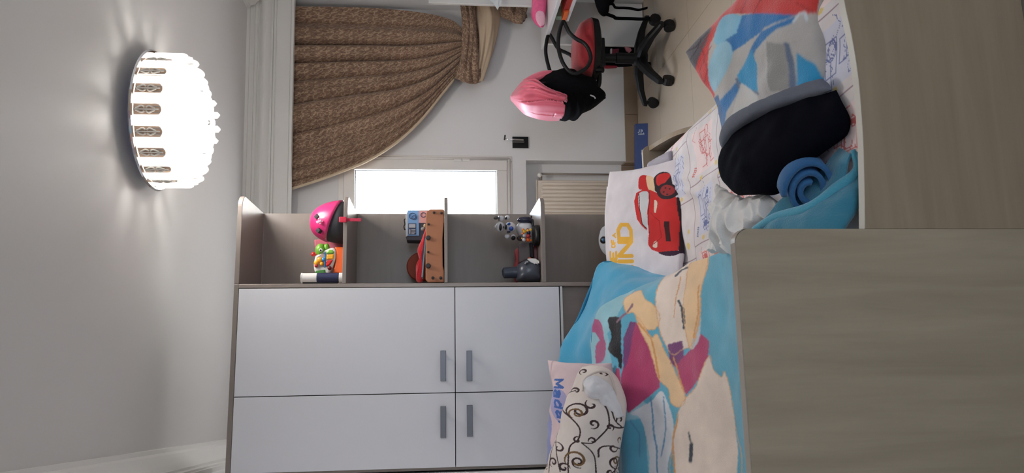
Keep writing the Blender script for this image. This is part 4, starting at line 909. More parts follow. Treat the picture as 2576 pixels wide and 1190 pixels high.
# =================================================================== SHELF TOYS
def slab(name, pts, Y, depth, m, parent=None, bevel=.003, back=0.0):
    return gput(name, G().prism([atY(x, y, Y) + (0, back, 0) for x, y in pts], (0, depth, 0)), m, parent, bevel=bevel)
def resample(P, n):
    P = np.array(list(P) + [P[0]], float); d = np.concatenate([[0], np.cumsum(np.linalg.norm(np.diff(P, axis=0), axis=1))]); t = np.linspace(0, d[-1], n, endpoint=False)
    return np.stack([np.interp(t, d, P[:, k]) for k in range(P.shape[1])], 1)
def inflate(name, pts, Y, depth, m, parent=None, n=90, nr=9, fold=0, freq=7, seed=0, smooth_outline=True, flat_back=False):
    """a stuffed or draped body: an outline that swells towards and away from the viewer's side"""
    O_ = np.array([atY(x, y, Y) for x, y in pts]); O_ = resample(crom(O_, 5, True) if smooth_outline else O_, n); c = O_.mean(0); rings = []
    for k, a in enumerate(np.linspace(-math.pi / 2 + .06, math.pi / 2 - .06, 2 * nr + 1)):
        s = math.cos(a) ** .75; dy = depth * math.sin(a) * (0.15 if (flat_back and a > 0) else 1)
        ring_ = []
        for j, p in enumerate(O_):
            q = c + (p - c) * s; w = 1 - abs(math.sin(a)) ** 3
            f = fold * w * (math.sin(freq * 2 * math.pi * j / n + seed + 2 * math.sin(3 * s)) + .5 * math.sin(freq * 4.6 * math.pi * j / n + seed * 2)) if fold else 0
            ring_.append(q + np.array([0, dy + f * (-1 if a < 0 else .3), 0]))
        rings.append(ring_)
    return gput(name, G().rings(rings), m, parent, smooth=True)
def c1(p): return [(740 + x / 4.96, 490 + y / 4.96) for x, y in p]
def c2(p): return [(1000 + x / 5.175, 500 + y / 5.175) for x, y in p]
def c3(p): return [(1220 + x / 5.667, 520 + y / 5.667) for x, y in p]
def pxs(n, Y): return n * Y / FPX          # pixels to metres at a depth
def drop_base(o_list, z): pass
M_PINK = mat('helmet_pink', (206, 52, 116), .28, spec=.6)
M_GREY_D = mat('dark_liner', (44, 46, 52), .7)
# helmet
HY = 3.55
hx0, hx1 = float(atY(860, 616, HY)[0]), float(atY(860, 505, HY)[0]); hxc, hrx = (hx0 + hx1) / 2, (hx1 - hx0) / 2
htop = float(atY(781, 570, HY)[2]); hh = htop - S1
hel = thing('helmet', (hxc, HY, S1 + .001), 'pink child\'s helmet with dark liner and red strap on the highest shelf', 'helmet')
def hpt(az, el, k=1.0): return np.array([hxc + hrx * k * math.cos(el) ** .8 * math.cos(az), HY + .125 * k * math.cos(el) ** .8 * math.sin(az), S1 + .002 + hh * k * math.sin(el)])
rings = []
for t in np.linspace(0, 1, 14):
    rings.append([hpt(az, (lambda e0: e0 + (1.53 - e0) * t)(.10 + .235 * (1 - math.cos(az)))) for az in np.linspace(0, 2 * math.pi, 48, endpoint=False)])
gput('shell', G().rings(rings), M_PINK, hel, smooth=True)
rings = [[hpt(az, e, .95) for az in np.linspace(0, 2 * math.pi, 40, endpoint=False)] for e in np.linspace(0, 1.5, 8)]
gput('liner', G().rings(rings), M_GREY_D, hel, smooth=True)
for (x, y, w_, h_) in ((799, 578, 9, 5), (795, 543, 10, 4)):
    p = atY(x, y, HY - .112)
    g = G(); 
    g.lathe([(.004, -.02), (pxs(7, HY), -.016), (pxs(7, HY), .004), (.003, .005)], p + (0, .02, 0), 4, (.0, -1, .55))
    gput('vent', g, mat('vent_black', (28, 24, 30), .7), hel)
st = G()
for k in range(16):
    a = rng.uniform(0, 6.28); r_ = rng.uniform(0, 7); p = atY(803 + r_ * math.cos(a), 557 + r_ * math.sin(a) * 1.1, HY - .119)
    st.ball(p + (0, .006 + .0006 * abs(r_), 0), (.004, .003, .005), 6, 5)
gput('sticker', st, mat('sticker_pale', (240, 190, 214), .4), hel)
sx = float(atY(880, 553, WF - .01)[0])
gput('strap', G().box((sx - .007, WF - .010, zpx(908)), (sx + .007, WF - .006, S1 + .002)).box((sx - .007, WF - .010, S1 + .001), (sx + .007, HY - .08, S1 + .0045)), mat('strap_red', (196, 44, 78), .6), hel, bevel=.001)
gput('buckle', G().box((sx - .013, WF - .018, zpx(872)), (sx + .013, WF - .0105, zpx(853))), mat('buckle_red', (206, 36, 70), .35), hel, bevel=.003)
# something pink behind
gput_ = slab('storage_cup', [(790, 602), (864, 602), (864, 627), (792, 627)], 3.66, .06, mat('dull_pink', (196, 104, 122), .5), bevel=.006)
tag(gput_, 'dull pink cup half hidden behind the pink helmet', 'cup')
# activity toy
TY = 3.50
M_TW = mat('toy_white', (232, 230, 228), .3); M_OR = mat('toy_orange', (240, 104, 36), .3); M_GRN = mat('toy_green', (118, 176, 62), .3); M_YEL = mat('toy_yellow', (244, 172, 42), .3)
M_RED = mat('toy_red', (206, 40, 40), .3); M_BLU = mat('toy_blue', (66, 148, 214), .3)
toy = thing('activity_toy', (*atY(860, 655, TY + .03)[:2], S1 + .001), 'baby activity toy, white and orange with coloured keys and a green head', 'toy')
def fixb(pts): return [(min(x, 872), y) for x, y in pts]
slab('body', fixb(c1([(240, 850), (262, 765), (350, 705), (430, 668), (500, 655), (520, 700), (515, 800), (480, 900), (430, 985), (265, 985), (245, 930)])), TY, .09, M_TW, toy, .008)
slab('side', fixb(c1([(497, 648), (640, 650), (640, 985), (480, 985), (500, 900), (518, 800), (520, 700)])), TY + .004, .08, M_OR, toy, .008)
slab('window', c1([(275, 775), (330, 735), (383, 716), (385, 900), (272, 912)]), TY - .003, .02, mat('toy_mirror', (170, 150, 144), .25), toy, .004)
slab('green_key', c1([(400, 738), (402, 712), (430, 684), (470, 684), (494, 705), (496, 735)]), TY - .008, .02, M_GRN, toy, .006)
slab('yellow_key', c1([(400, 742), (497, 738), (490, 802), (400, 812)]), TY - .008, .02, M_YEL, toy, .006)
slab('red_key', c1([(396, 820), (486, 808), (446, 876), (390, 900)]), TY - .008, .02, M_RED, toy, .006)
slab('blue_bar', c1([(381, 716), (397, 712), (392, 902), (366, 904)]), TY - .006, .02, M_BLU, toy, .003)
slab('green_base', c1([(262, 948), (388, 930), (392, 990), (262, 990)]), TY - .003, .06, mat('toy_dark_green', (60, 124, 52), .3), toy, .004)
for nm, (x, y), r_, m_ in (('red_button', (442, 915), 26, mat('toy_maroon', (110, 30, 40), .3)), ('yellow_knob', (320, 812), 34, M_YEL), ('orange_knob', (276, 850), 30, M_YEL), ('yellow_knob', (345, 862), 24, M_YEL), ('red_knob', (275, 888), 20, M_RED), ('blue_wheel', (366, 808), 24, M_BLU)):
    q = c1([(x, y)])[0]; p = atY(q[0], q[1], TY - .004); r_ = pxs(r_ / 4.96, TY)
    gput(nm, G().lathe([(.001, .010), (r_ * .7, .009), (r_, .004), (r_, -.006)], p, 16, (0, -1, 0)), m_, toy, smooth=True)
q = c1([(330, 690)])[0]; p = atY(*q, TY + .02)
fh = gput('green_head', G().ball(p, (pxs(17, TY), .03, pxs(13, TY)), 16, 9).ball(atY(*c1([(352, 640)])[0], TY + .02), .011, 10, 7).ball(atY(*c1([(405, 660)])[0], TY + .02), (.02, .02, .014), 10, 7), M_GRN, toy, smooth=True)
gput('eye', G().lathe([(.001, .003), (.0075, .002), (.008, -.01)], atY(*c1([(333, 690)])[0], TY - .012), 12, (0, -1, 0)), M_TW, fh)
gput('pupil', G().lathe([(.001, .003), (.004, .002), (.004, -.006)], atY(*c1([(330, 692)])[0], TY - .015), 10, (0, -1, 0)), M_BLACK, fh)
gput('red_tip', G().ball(atY(*c1([(240, 742)])[0], TY + .02), (.011, .011, .011), 10, 7).tube([atY(*c1([(250, 742)])[0], TY + .02), atY(*c1([(300, 735)])[0], TY + .02)], .006, 8), M_RED, fh, smooth=True)
# navy and white tube
TUY = 3.44
tcx = float(atY(850, 699, TUY)[0]); tz = lambda x: float(atY(x, 699, TUY)[2]); tr = pxs(12.5, TUY)
tu = thing('flask', (tcx, TUY, S1 + .001), 'upright navy flask with white cap and white foot beside the activity toy', 'flask')
gput('body', G().lathe([(tr, tz(852) ), (tr, tz(798))], (tcx, TUY, 0), 24), mat('navy_plastic', (36, 42, 78), .4), tu, smooth=False)
gput('cap', G().lathe([(tr * .96, tz(798) + .0005), (tr * .96, tz(762)), (tr * 1.02, tz(760)), (tr * 1.02, tz(758)), (tr * .5, tz(757))], (tcx, TUY, 0), 24), M_TW, tu)
gput('foot', G().lathe([(tr * 1.02, S1 + .001), (tr * 1.02, tz(853.5))], (tcx, TUY, 0), 24), M_TW, tu)
gput('clip', G().box((tcx - tr - .005, TUY - .008, tz(850)), (tcx - tr * .8, TUY + .008, tz(762))), M_BLACK, tu, bevel=.003)

# shelf 2: brown board with bolts, box, disc, plush, book, figurine
BY = WF + .022
bd = thing('toy_workbench', (*atY(1117, 615, BY + .01)[:2], S2 + .001), 'brown toy workbench panel with dark bolts standing along the middle shelf', 'toy')
slab('panel', [(min(x, 1117), y) for x, y in c2([(366, 205), (385, 160), (425, 136), (600, 136), (618, 150), (620, 200), (602, 300), (586, 520), (590, 870), (612, 940), (612, 1085), (400, 1085), (366, 1050)])], BY, .020, mat('brown_board', (176, 118, 86), .6, var=.05, bscale=9), bd, .003)
M_BOLT = mat('bolt_dark', (52, 50, 56), .35)
for x, y, r_ in ((400, 510, 32), (400, 875, 34), (403, 335, 17), (400, 695, 18), (475, 182, 18), (572, 187, 18), (460, 1032, 20), (563, 1032, 20)):
    p = atY(*c2([(x, y)])[0], BY); r_ = pxs(r_ / 5.175, BY)
    gput('bolt', G().lathe([(.001, .011), (r_ * .7, .010), (r_, .005), (r_, -.0005)], p, 6 if r_ < .007 else 14, (0, -1, 0)), M_BOLT, bd)
bf = thing('workbench_strip', (*atY(1117, 600, BY + .06)[:2], S2 + .001), 'dark strip filling the gap under the brown workbench panel', 'bag')
slab('fold', [(1113, 560), (1117, 560), (1117, 680), (1113, 680)], BY + .03, .05, M_BLACKF, bf, .002)  # dark strip filling the notch under the panel
BXY = 3.60
bx = thing('carton_box', (*atY(1100, 570, BXY + .05)[:2], S2 + .001), 'small light blue and pink carton with pictures of spectacles, behind the brown panel', 'box')
slab('body', c2([(105, 215), (135, 152), (400, 150), (400, 490), (330, 545), (118, 540), (105, 480)])[:3] + [(1117.5, 529), (1117.5, 600)] + c2([(330, 545), (118, 540)]), BXY + .004, .09, mat('carton_grey', (74, 74, 84), .6), bx, .003)
slab('side_face', c2([(103, 220), (132, 160), (132, 480), (108, 500)]), BXY + .002, .05, mat('carton_white', (206, 208, 212), .6), bx, .001)
slab('blue_panel', c2([(132, 152), (280, 152), (280, 482), (132, 480)]), BXY, .01, mat('carton_blue', (128, 172, 222), .5), bx, .001)
slab('pink_panel', c2([(281, 156), (400, 158), (400, 316), (281, 316)]), BXY, .01, mat('carton_pink', (232, 166, 162), .5), bx, .001)
sp = G()
for cx_, cy_, a_ in ((195, 225, 44), (215, 245, 30), (335, 210, 34)):
    pts = [atY(*c2([(cx_ + a_ * math.cos(q), cy_ + a_ * .9 * math.sin(q))])[0], BXY - .002) for q in np.linspace(0, 6.28, 14, endpoint=False)]
    sp.tube(pts, .0014, 5, True)
gput('spectacles_print', sp, mat('print_navy', (62, 70, 110), .5), bx)
lb = G()
for (x0, y0, x1, y1) in ((140, 322, 242, 386), (140, 390, 242, 466)):
    a_, b_ = c2([(x0, y0), (x1, y1)]); lb.prism([atY(a_[0], a_[1], BXY - .001), atY(b_[0], a_[1], BXY - .001), atY(b_[0], b_[1], BXY - .001), atY(a_[0], b_[1], BXY - .001)], (0, .002, 0))
lab = gput('label', lb, mat('label_dark', (52, 54, 74), .5), bx)
lb = G()
for (x0, y0, x1, y1) in ((148, 330, 234, 378), (150, 398, 168, 458), (178, 398, 234, 408), (178, 416, 234, 426), (178, 434, 234, 444), (178, 450, 220, 458)):
    a_, b_ = c2([(x0, y0), (x1, y1)]); lb.prism([atY(a_[0], a_[1], BXY - .0025), atY(b_[0], a_[1], BXY - .0025), atY(b_[0], b_[1], BXY - .0025), atY(a_[0], b_[1], BXY - .0025)], (0, .001, 0))
gput('label_print', lb, mat('label_light', (190, 192, 204), .5), lab)
gput('handle', G().tube([atY(*q, BXY + .03) for q in c2([(108, 262), (88, 275), (96, 330), (84, 360), (92, 400), (106, 398)])], .003, 6, smooth=4), M_BLACK, bx, smooth=True)
dc = atY(1060, 671, 3.66); dr = pxs(37, 3.66)
tag(gput('disc', G().lathe([(.001, .012), (dr * .93, .012), (dr, .006), (dr, -.006), (dr * .93, -.012), (.001, -.012)], dc, 40, (0, -1, 0)), mat('dull_orange', (150, 58, 34), .6)), 'dull orange disc standing at the left of the middle shelf', 'toy')
o = inflate('red_plush', c2([(366, 395), (378, 440), (350, 600), (335, 760), (330, 900), (330, 1075), (250, 1080), (240, 960), (240, 880), (262, 830), (280, 790), (258, 680), (280, 600), (310, 540)]), 3.54, .035, mat('red_plush', (206, 28, 38), .95, sheen=.5, bump=.6, bscale=160), fold=.003, freq=9)
tag(o, 'bright red plush toy squashed between orange disc and brown panel', 'plush toy')
bk_ = thing('book', (*atY(1090, 645, 3.46)[:2], S2 + .06), 'thin light blue book leaning behind the brown panel', 'book')
slab('cover', c2([(358, 512), (366, 512), (322, 1022), (312, 1020)]), 3.452, .10, mat('book_blue', (128, 184, 218), .4), bk_, .0008)
slab('pages', c2([(366.5, 516), (372, 516), (330, 1020), (322.5, 1018)]), 3.455, .09, mat('book_pages', (214, 214, 210), .8), bk_, .0005)
fg = thing('figurine', (*atY(1066, 575, 3.55)[:2], S2 + .08), 'tiny figurine with a pale and a grey bead peeping over the brown panel', 'figurine')
gput('grey_bead', G().ball(atY(*c2([(332, 395)])[0], 3.55), (.010, .010, .011), 12, 8), mat('bead_grey', (150, 146, 142), .3), fg, smooth=True)
gput('pale_bead', G().ball(atY(*c2([(356, 352)])[0], 3.55), (.010, .010, .007), 12, 8), mat('bead_pale', (222, 190, 150), .4), fg, smooth=True)

# shelf 3: white robot puppy, white toy with navy ear, bead toy, dark toy, clear box, grey toy
RY = 3.52
M_RW = mat('robot_white', (222, 222, 226), .25); M_RB = mat('robot_black', (28, 28, 34), .3); M_RBL = mat('robot_blue', (44, 84, 178), .25)
rb = thing('robot_puppy', (*atY(1330, 575, RY)[:2], float(atY(1300, 585, RY)[2])), 'small white robot puppy with black and blue patches on the lower shelf', 'toy')
def cb(name, c, r, m, par, Y=RY, d=None, seg=16):
    q = c3([c])[0]; rx = r if hasattr(r, '__len__') else (r, r); return gput(name, G().ball(atY(q[0], q[1], Y), (pxs(rx[1] / 5.667, Y), d or pxs(max(rx) / 5.667, Y), pxs(rx[0] / 5.667, Y)), seg, 10), m, par, smooth=True)
hd = cb('head', (216, 288), (66, 76), M_RW, rb); cb('face_plate', (220, 292), (22, 54), M_RB, hd, RY - .030, .02); cb('nose', (150, 285), (14, 20), M_RW, hd, RY - .02); cb('mouth', (262, 293), (6, 16), mat('robot_red', (120, 30, 34), .4), hd, RY - .030, .02)
bo = cb('body', (362, 292), (80, 78), M_RW, rb); cb('blue_button', (375, 312), (33, 33), M_RBL, bo, RY - .034, .02); cb('blue_patch', (340, 247), (26, 20), M_RBL, bo, RY - .024, .02); cb('collar', (297, 290), (18, 42), M_RB, bo, RY - .034, .015); cb('belly_patch', (336, 362), (28, 15), mat('robot_navy', (44, 48, 84), .3), bo, RY - .024, .02)
e1 = cb('arm', (232, 166), (48, 40), M_RW, rb); cb('cuff', (197, 166), (7, 39), M_RB, e1, RY - .002, .024); cb('tip', (155, 160), (36, 24), mat('robot_grey', (92, 88, 86), .4), e1)
e2 = cb('ear', (322, 150), (36, 32), M_RW, rb, RY + .01); cb('ear_patch', (300, 166), (16, 22), M_RB, e2, RY - .012, .014)
cb('hip', (316, 420), (38, 36), M_RW, rb); f1 = cb('foot', (402, 428), (38, 38), M_RW, rb); cb('sole', (404, 446), (35, 32), M_RB, f1, RY - .010, .02)
SY_ = 3.55
sd = thing('toy_dog', (*atY(1350, 585, SY_)[:2], S3 + .001), 'glossy white toy head with a long navy ear behind the bead toy', 'toy')
inflate('head', c3([(442, 290), (480, 240), (560, 232), (650, 240), (690, 300), (690, 420), (560, 420), (490, 415), (455, 360)]), SY_, .05, M_RW, sd)
inflate('ear', c3([(462, 190), (490, 155), (560, 145), (640, 150), (670, 185), (675, 230), (620, 238), (540, 236), (480, 215)]), SY_ - .02, .025, mat('navy_gloss', (36, 40, 62), .25), sd)
inflate('collar', c3([(650, 190), (690, 190), (690, 330), (660, 330), (655, 260)]), SY_ - .02, .03, M_BLACK, sd)
slab('foot', c3([(455, 430), (480, 415), (530, 440), (530, 480), (480, 470)]), SY_, .03, mat('dog_brown', (60, 40, 42), .5), sd, .003)
BE = 3.46
be = thing('bead_toy', (*atY(1365, 590, BE)[:2], S3 + .001), 'cluster of coloured beads on a dark toy base on the lower shelf', 'toy')
cols_ = [((545, 328), 20, 'orange', (236, 120, 32)), ((565, 352), 26, 'yellow', (232, 170, 36)), ((562, 338), 14, 'green', (120, 180, 60)), ((608, 326), 20, 'maroon', (126, 32, 40)), ((612, 342), 22, 'amber', (240, 176, 60)), ((652, 328), 18, 'yellow2', (238, 190, 60)), ((622, 372), 30, 'navy', (44, 42, 76)), ((563, 415), 28, 'silver', (176, 176, 184)), ((618, 420), 32, 'red', (156, 34, 34)), ((535, 385), 16, 'orange', (236, 120, 32)), ((528, 452), 14, 'gold', (220, 160, 60)), ((555, 472), 26, 'white', (206, 206, 212)), ((615, 474), 30, 'vivid', (236, 96, 30)), ((656, 478), 14, 'orange', (236, 120, 32))]
for k, (c, r_, nm, colr) in enumerate(cols_): cb('bead', c, r_, mat('bead_' + nm, colr, .25), be, BE - .004 * (k % 3), seg=12)
inflate('base', c3([(672, 300), (700, 272), (750, 268), (782, 290), (784, 540), (740, 556), (690, 545), (676, 420)]), BE + .02, .06, M_BLACK, be)
CBX = 3.56
cx_ = thing('clear_case', (*atY(1355, 640, CBX)[:2], S3 + .001), 'see-through case with dark red contents between bead toy and grey toy', 'case')
slab('case', c3([(482, 530), (520, 508), (640, 508), (650, 720), (600, 750), (490, 800)]), CBX, .05, mat('smoky_plastic', (120, 108, 108), .15), cx_, .004)
slab('strap', c3([(640, 510), (682, 510), (692, 725), (658, 720)]), CBX - .03, .03, M_BLACK, cx_, .003)
slab('contents', c3([(690, 560), (770, 560), (800, 760), (700, 740)]), CBX - .02, .04, mat('dark_red_foil', (112, 36, 46), .3), cx_, .003)
o = inflate('pink_toy', c3([(420, 640), (460, 592), (492, 596), (500, 720), (500, 820), (470, 1068), (430, 1068), (420, 960), (400, 880), (430, 760)]), 3.66, .03, mat('coral_pink', (196, 84, 88), .6))
tag(o, 'coral pink toy standing behind the grey toy on the lower shelf', 'toy')
GY = 3.50
gt = thing('grey_toy', (*atY(1360, 680, GY)[:2], S3 + .001), 'glossy dark grey toy animal with one long ear and a white tuft', 'toy')
inflate('body', c3([(440, 890), (475, 822), (560, 772), (650, 750), (770, 770), (815, 850), (815, 1000), (800, 1066), (480, 1066), (446, 990)]), GY, .07, mat('grey_vinyl', (74, 78, 90), .28), gt)
gput('ear', G().tube([atY(*q, GY) for q in c3([(480, 935), (400, 938), (320, 942), (268, 946), (245, 948)])], [.030, .027, .027, .026, .012], 14, smooth=4), mat('grey_vinyl_dark', (58, 66, 82), .35), gt, smooth=True)
slab('white_tuft', c3([(600, 742), (640, 736), (720, 738), (775, 775), (775, 812), (748, 800), (758, 822), (722, 806), (712, 820), (690, 806), (655, 790)]), GY - .072, .012, M_TW, gt, .002)
slab('orange_beak', c3([(606, 740), (636, 718), (662, 728), (660, 740)]), GY - .05, .02, mat('beak_orange', (214, 92, 60), .4), gt, .003)
slab('eye_white', c3([(556, 812), (585, 776), (622, 768), (616, 795), (580, 822)]), GY - .068, .008, mat('eye_grey', (150, 152, 156), .3), gt, .002)
slab('pupil', c3([(580, 815), (600, 790), (606, 800), (588, 834)]), GY - .071, .006, M_BLACK, gt, .001)
tag(slab('card_stack', [(1338, 543), (1362, 541), (1362, 549), (1352, 560), (1360, 575), (1362, 590), (1356, 592), (1350, 570), (1345, 556)], 3.72, .05, mat('white_card', (214, 218, 224), .5), bevel=.001), 'white card standing at the right end of the lower shelf', 'card')

# nothing on a shelf reaches into the board below it
for S_, names in ((S1, ('helmet', 'storage_cup', 'activity_toy', 'flask')), (S2, ('toy_workbench', 'workbench_strip', 'carton_box', 'disc', 'red_plush', 'book')), (S3, ('robot_puppy', 'toy_dog', 'bead_toy', 'clear_case', 'pink_toy', 'grey_toy', 'card_stack'))):
    for nm in names:
        rt_ = bpy.data.objects[nm]
        for o_ in [rt_] + list(rt_.children_recursive):
            if o_.type != 'MESH' or o_.name.startswith(('strap', 'buckle')) and nm == 'helmet': continue
            oz = wloc(o_)[2]
            for v_ in o_.data.vertices:
                if v_.co.z + oz < S_ + .0012: v_.co.z = S_ + .0012 - oz
# =================================================================== DESK CORNER
DZ = .700
dk = thing('desk', (2.3, 4.2, 0), 'white desk along the right wall with a shelf under its top', 'desk')
M_DESK = mat('desk_white', (214, 214, 214), .4)
dL = float(atZ(1366, 113, DZ)[0]); dB = 4.70
gput('desk_top', G().box((dL, 3.35, DZ - .024), (RXW - .004, dB, DZ)), M_DESK, dk, bevel=.002)
pL = float(atY(1615, 115, 4.62)[0])
gput('end_panel', G().box((pL, 4.62, .012), (RXW - .03, 4.64, DZ - .025)), M_DESK, dk, bevel=.001)
gput('near_panel', G().box((pL + .05, 3.37, .002), (RXW - .03, 3.39, DZ - .025)), M_DESK, dk, bevel=.001)
gput('edge_band', G().box((pL - .003, 4.618, .012), (pL - .0002, 4.642, DZ - .025)), M_WHITE_EDGE, dk)
gput('foot', G().box((pL + .01, 4.60, 0), (pL + .04, 4.619, .03)), M_BLACK, dk, bevel=.002)
q = atX(1424, 50, pL + .02); q2 = atX(1443, 2, pL + .02)
lz = float((q[2] + q2[2]) / 2); 
gput('lower_shelf', G().box((pL + .02, 3.5, lz - .018), (RXW - .03, float(q[1]) + .02, lz)), M_DESK, dk, bevel=.001)
hX = float(atY(1340, 14, 4.55)[0]); hz1 = float(atY(1078, 4, 4.55)[2])
gput('hutch_panel', G().box((hX, 4.55, DZ + .0005), (RXW - .005, 4.568, hz1)), M_DESK, dk, bevel=.001)
gput('hutch_edge', G().box((hX - .004, 4.548, DZ + .0005), (hX - .0003, 4.57, hz1)), M_WHITE_EDGE, dk)
by_ = float(q[1]) - .06
for nm, lb, x0, x1, y0, y1, z0, z1, m_ in (('book', 'red book lying on the shelf under the desk top', .03, .25, -.32, -.02, .0005, .035, mat('book_red', (176, 44, 32), .5)), ('book', 'orange book under the desk top, nearest the chair', .015, .22, -.05, .12, .0005, .028, mat('book_orange', (222, 104, 40), .5)), ('storage_tin', 'mint green tin behind the orange book under the desk', .05, .12, .125, .16, .0005, .06, mat('mint', (150, 190, 166), .5))):
    tag(gput(nm, G().box((pL + x0, by_ + y0, lz + z0), (pL + x1, min(by_ + y1, float(q[1]) + .015), lz + z1)), m_, bevel=.002), lb, nm.split('_')[-1])
c0 = lambda p: [(1320 + x / 7.4375, y / 7.4375) for x, y in p]
pcs = thing('pencil_case', (*atY(1370, 20, 4.42)[:2], DZ + .001), 'shiny pink pencil case on the white desk top', 'pencil case')
inflate('pouch', c0([(175, -160), (130, 120), (122, 280), (160, 380), (210, 450), (300, 512), (372, 470), (395, 250), (418, 0), (430, -160)]), 4.42, .05, mat('shiny_pink', (226, 92, 140), .22, var=.25, bscale=60), pcs)
inflate('clear_end', c0([(205, 260), (260, 200), (340, 215), (376, 300), (372, 440), (310, 490), (245, 440), (210, 360)]), 4.378, .012, mat('pale_pink_vinyl', (236, 178, 196), .2, var=.12, bscale=70), pcs)
pp = thing('paper_stack', atY(1262, -10, 4.50), 'white paper sheets sticking out of the desk hutch', 'papers')
cp1 = lambda p: [(1060 + x / 7.155, y / 7.155) for x, y in p]
slab('sheet', cp1([(1230, -120), (1235, 10), (1290, 50), (1320, 95), (1372, 178), (1400, 120), (1420, 118), (1440, 60), (1455, -120)]), 4.50, .001, mat('paper', (222, 228, 230), .7), pp, 0)
slab('sheet', cp1([(1250, -120), (1270, 20), (1310, 60), (1340, -10), (1350, -120)]), 4.495, .001, mat('paper_cool', (216, 224, 228), .7), pp, 0)
slab('sheet', cp1([(1340, -120), (1345, 60), (1362, 160), (1385, 60), (1400, -120)]), 4.492, .001, mat('paper', (222, 228, 230), .7), pp, 0)
# backpack hanging at the desk
bp_ = thing('backpack', atY(1520, -10, 4.25), 'black backpack hanging at the desk with two straps trailing to the floor', 'backpack')
inflate('pouch', [(1470, -90), (1492, -30), (1499, 0), (1504, 17), (1511, 31), (1522, 39), (1530, 33), (1528, 24), (1532, 12), (1545, 4), (1552, -40), (1540, -90)], 4.25, .10, M_BLACKF, bp_, fold=.004, freq=5)
gput('strap', G().tube([atY(x, y, 4.24) for x, y in ((1530, 8), (1542, 11), (1549, 19), (1570, 20), (1588, 21.5), (1605, 25), (1616, 23), (1628, 20))], .013, 8, ry=.006, smooth=5), M_BLACKF, bp_, smooth=True)
gput('strap', G().tube([atY(x, y, 4.22) for x, y in ((1523, 35), (1533, 38), (1544, 42), (1551, 46), (1583, 47), (1615, 48), (1634, 46))], .018, 8, ry=.007, smooth=5), M_BLACKF, bp_, smooth=True)
# sports bag behind the chair
bg_ = thing('sports_bag', atY(1600, 140, 4.70) * np.array([1, 1, 0]), 'black bag with dark red pocket leaning behind the office chair', 'bag')
inflate('body', [(1484, 108), (1520, 106), (1590, 110), (1612, 118), (1616, 150), (1592, 165), (1545, 168), (1500, 164), (1486, 150)], 4.70, .045, M_BLACKF, bg_)
slab('red_pocket', [(1540, 123), (1558, 122), (1556, 134), (1540, 135)], 4.640, .02, mat('maroon_nylon', (112, 28, 48), .7), bg_, .003)
slab('white_tag', [(1536, 122), (1540, 122), (1540, 134), (1536, 134)], 4.636, .02, mat('tag_white', (200, 188, 186), .6), bg_, .001)
slab('pink_flap', [(1572, 117), (1586, 120), (1590, 126), (1584, 131), (1576, 126)], 4.640, .02, mat('pink_nylon', (206, 128, 134), .7), bg_, .003)
slab('red_trim', [(1503, 161), (1520, 164), (1552, 165), (1554, 167.5), (1530, 169), (1512, 167)], 4.660, .03, mat('red_nylon', (150, 24, 46), .7), bg_, .003)

# =================================================================== OFFICE CHAIR
HC = np.array([1.890, 4.272, 0.0])
chair = thing('office_chair', HC, 'red and black swivel chair with loop armrests, clothes over its back', 'chair')
M_CH = mat('chair_black', (17, 18, 20), .45, spec=.3); M_CHR = mat('chair_red', (158, 30, 38), .85, sheen=.3, bump=.3, bscale=220)
ang0 = None
for k, (x, y) in enumerate(((1695, 70), (1692, 205), (1657, 260), (1652, 40), (1664, 5))):
    a = math.radians(-78 - 10 - 72 * k) if False else None
cast = [atZ(1696, 70, 0), atZ(1692, 205, 0), atZ(1657, 262, 0)]
v0 = cast[0] - HC; R0 = .272; a0 = math.atan2(v0[1], v0[0])
for k in range(5):
    a = a0 - 2 * math.pi * k / 5; d = np.array([math.cos(a), math.sin(a), 0]); s = np.array([-math.sin(a), math.cos(a), 0])
    lg = G(); rings = []
    for t, z, w_, h_ in ((.02, .150, .034, .030), (.35, .148, .028, .026), (.7, .125, .024, .020), (1.0, .092, .021, .016), (1.08, .085, .016, .013)):
        c = HC + d * R0 * t + (0, 0, z); rings.append([c + s * w_ * sx_ + np.array([0, 0, h_ * sz_]) for sx_, sz_ in ((-1, -1), (1, -1), (1, .5), (.6, 1), (-.6, 1), (-1, .5))])
    lg.rings(rings); l_ = gput('leg', lg, M_CH, chair, bevel=.003)
    cs_ = G(); c = HC + d * R0
    for o_ in (-.014, .014): cs_.lathe([(.006, -.009), (.030, -.008), (.031, 0), (.030, .008), (.006, .009)], c + s * o_ + (0, 0, .031), 18, s)
    cs_.lathe([(.010, .03), (.010, .088)], c, 10).lathe([(.006, -.022), (.033, -.021), (.033, .021), (.006, .022)], c + (0, 0, .036), 12, s)
    gput('caster', cs_, M_BLACK, l_)
gput('column', G().lathe([(.05, .11), (.048, .17), (.034, .19), (.034, .30), (.026, .305), (.026, .44)], HC, 24), M_CH, chair)
seat_z = float(atY(1498, 130, 4.265)[2]); sc_ = atY(1480, 133, 4.265); SXC = sc_[0]
def sup(cx, cy, rx, ry, z, n=40, e=2.8):
    return [np.array([cx + rx * math.copysign(abs(math.cos(q)) ** (2 / e), math.cos(q)), cy + ry * math.copysign(abs(math.sin(q)) ** (2 / e), math.sin(q)), z]) for q in np.linspace(0, 2 * math.pi, n, endpoint=False)]
gput('seat_shell', G().rings([sup(SXC, HC[1], .155, .17, seat_z - .004), sup(SXC, HC[1], .188, .20, seat_z + .008), sup(SXC, HC[1], .195, .207, seat_z + .045)]), M_CH, chair, smooth=False)
gput('seat_cushion', G().rings([sup(SXC, HC[1], .192, .204, seat_z + .046), sup(SXC, HC[1], .190, .202, seat_z + .065), sup(SXC, HC[1], .165, .18, seat_z + .105), sup(SXC, HC[1], .12, .13, seat_z + .128), sup(SXC, HC[1], .05, .06, seat_z + .134)]), M_CHR, chair, smooth=True)
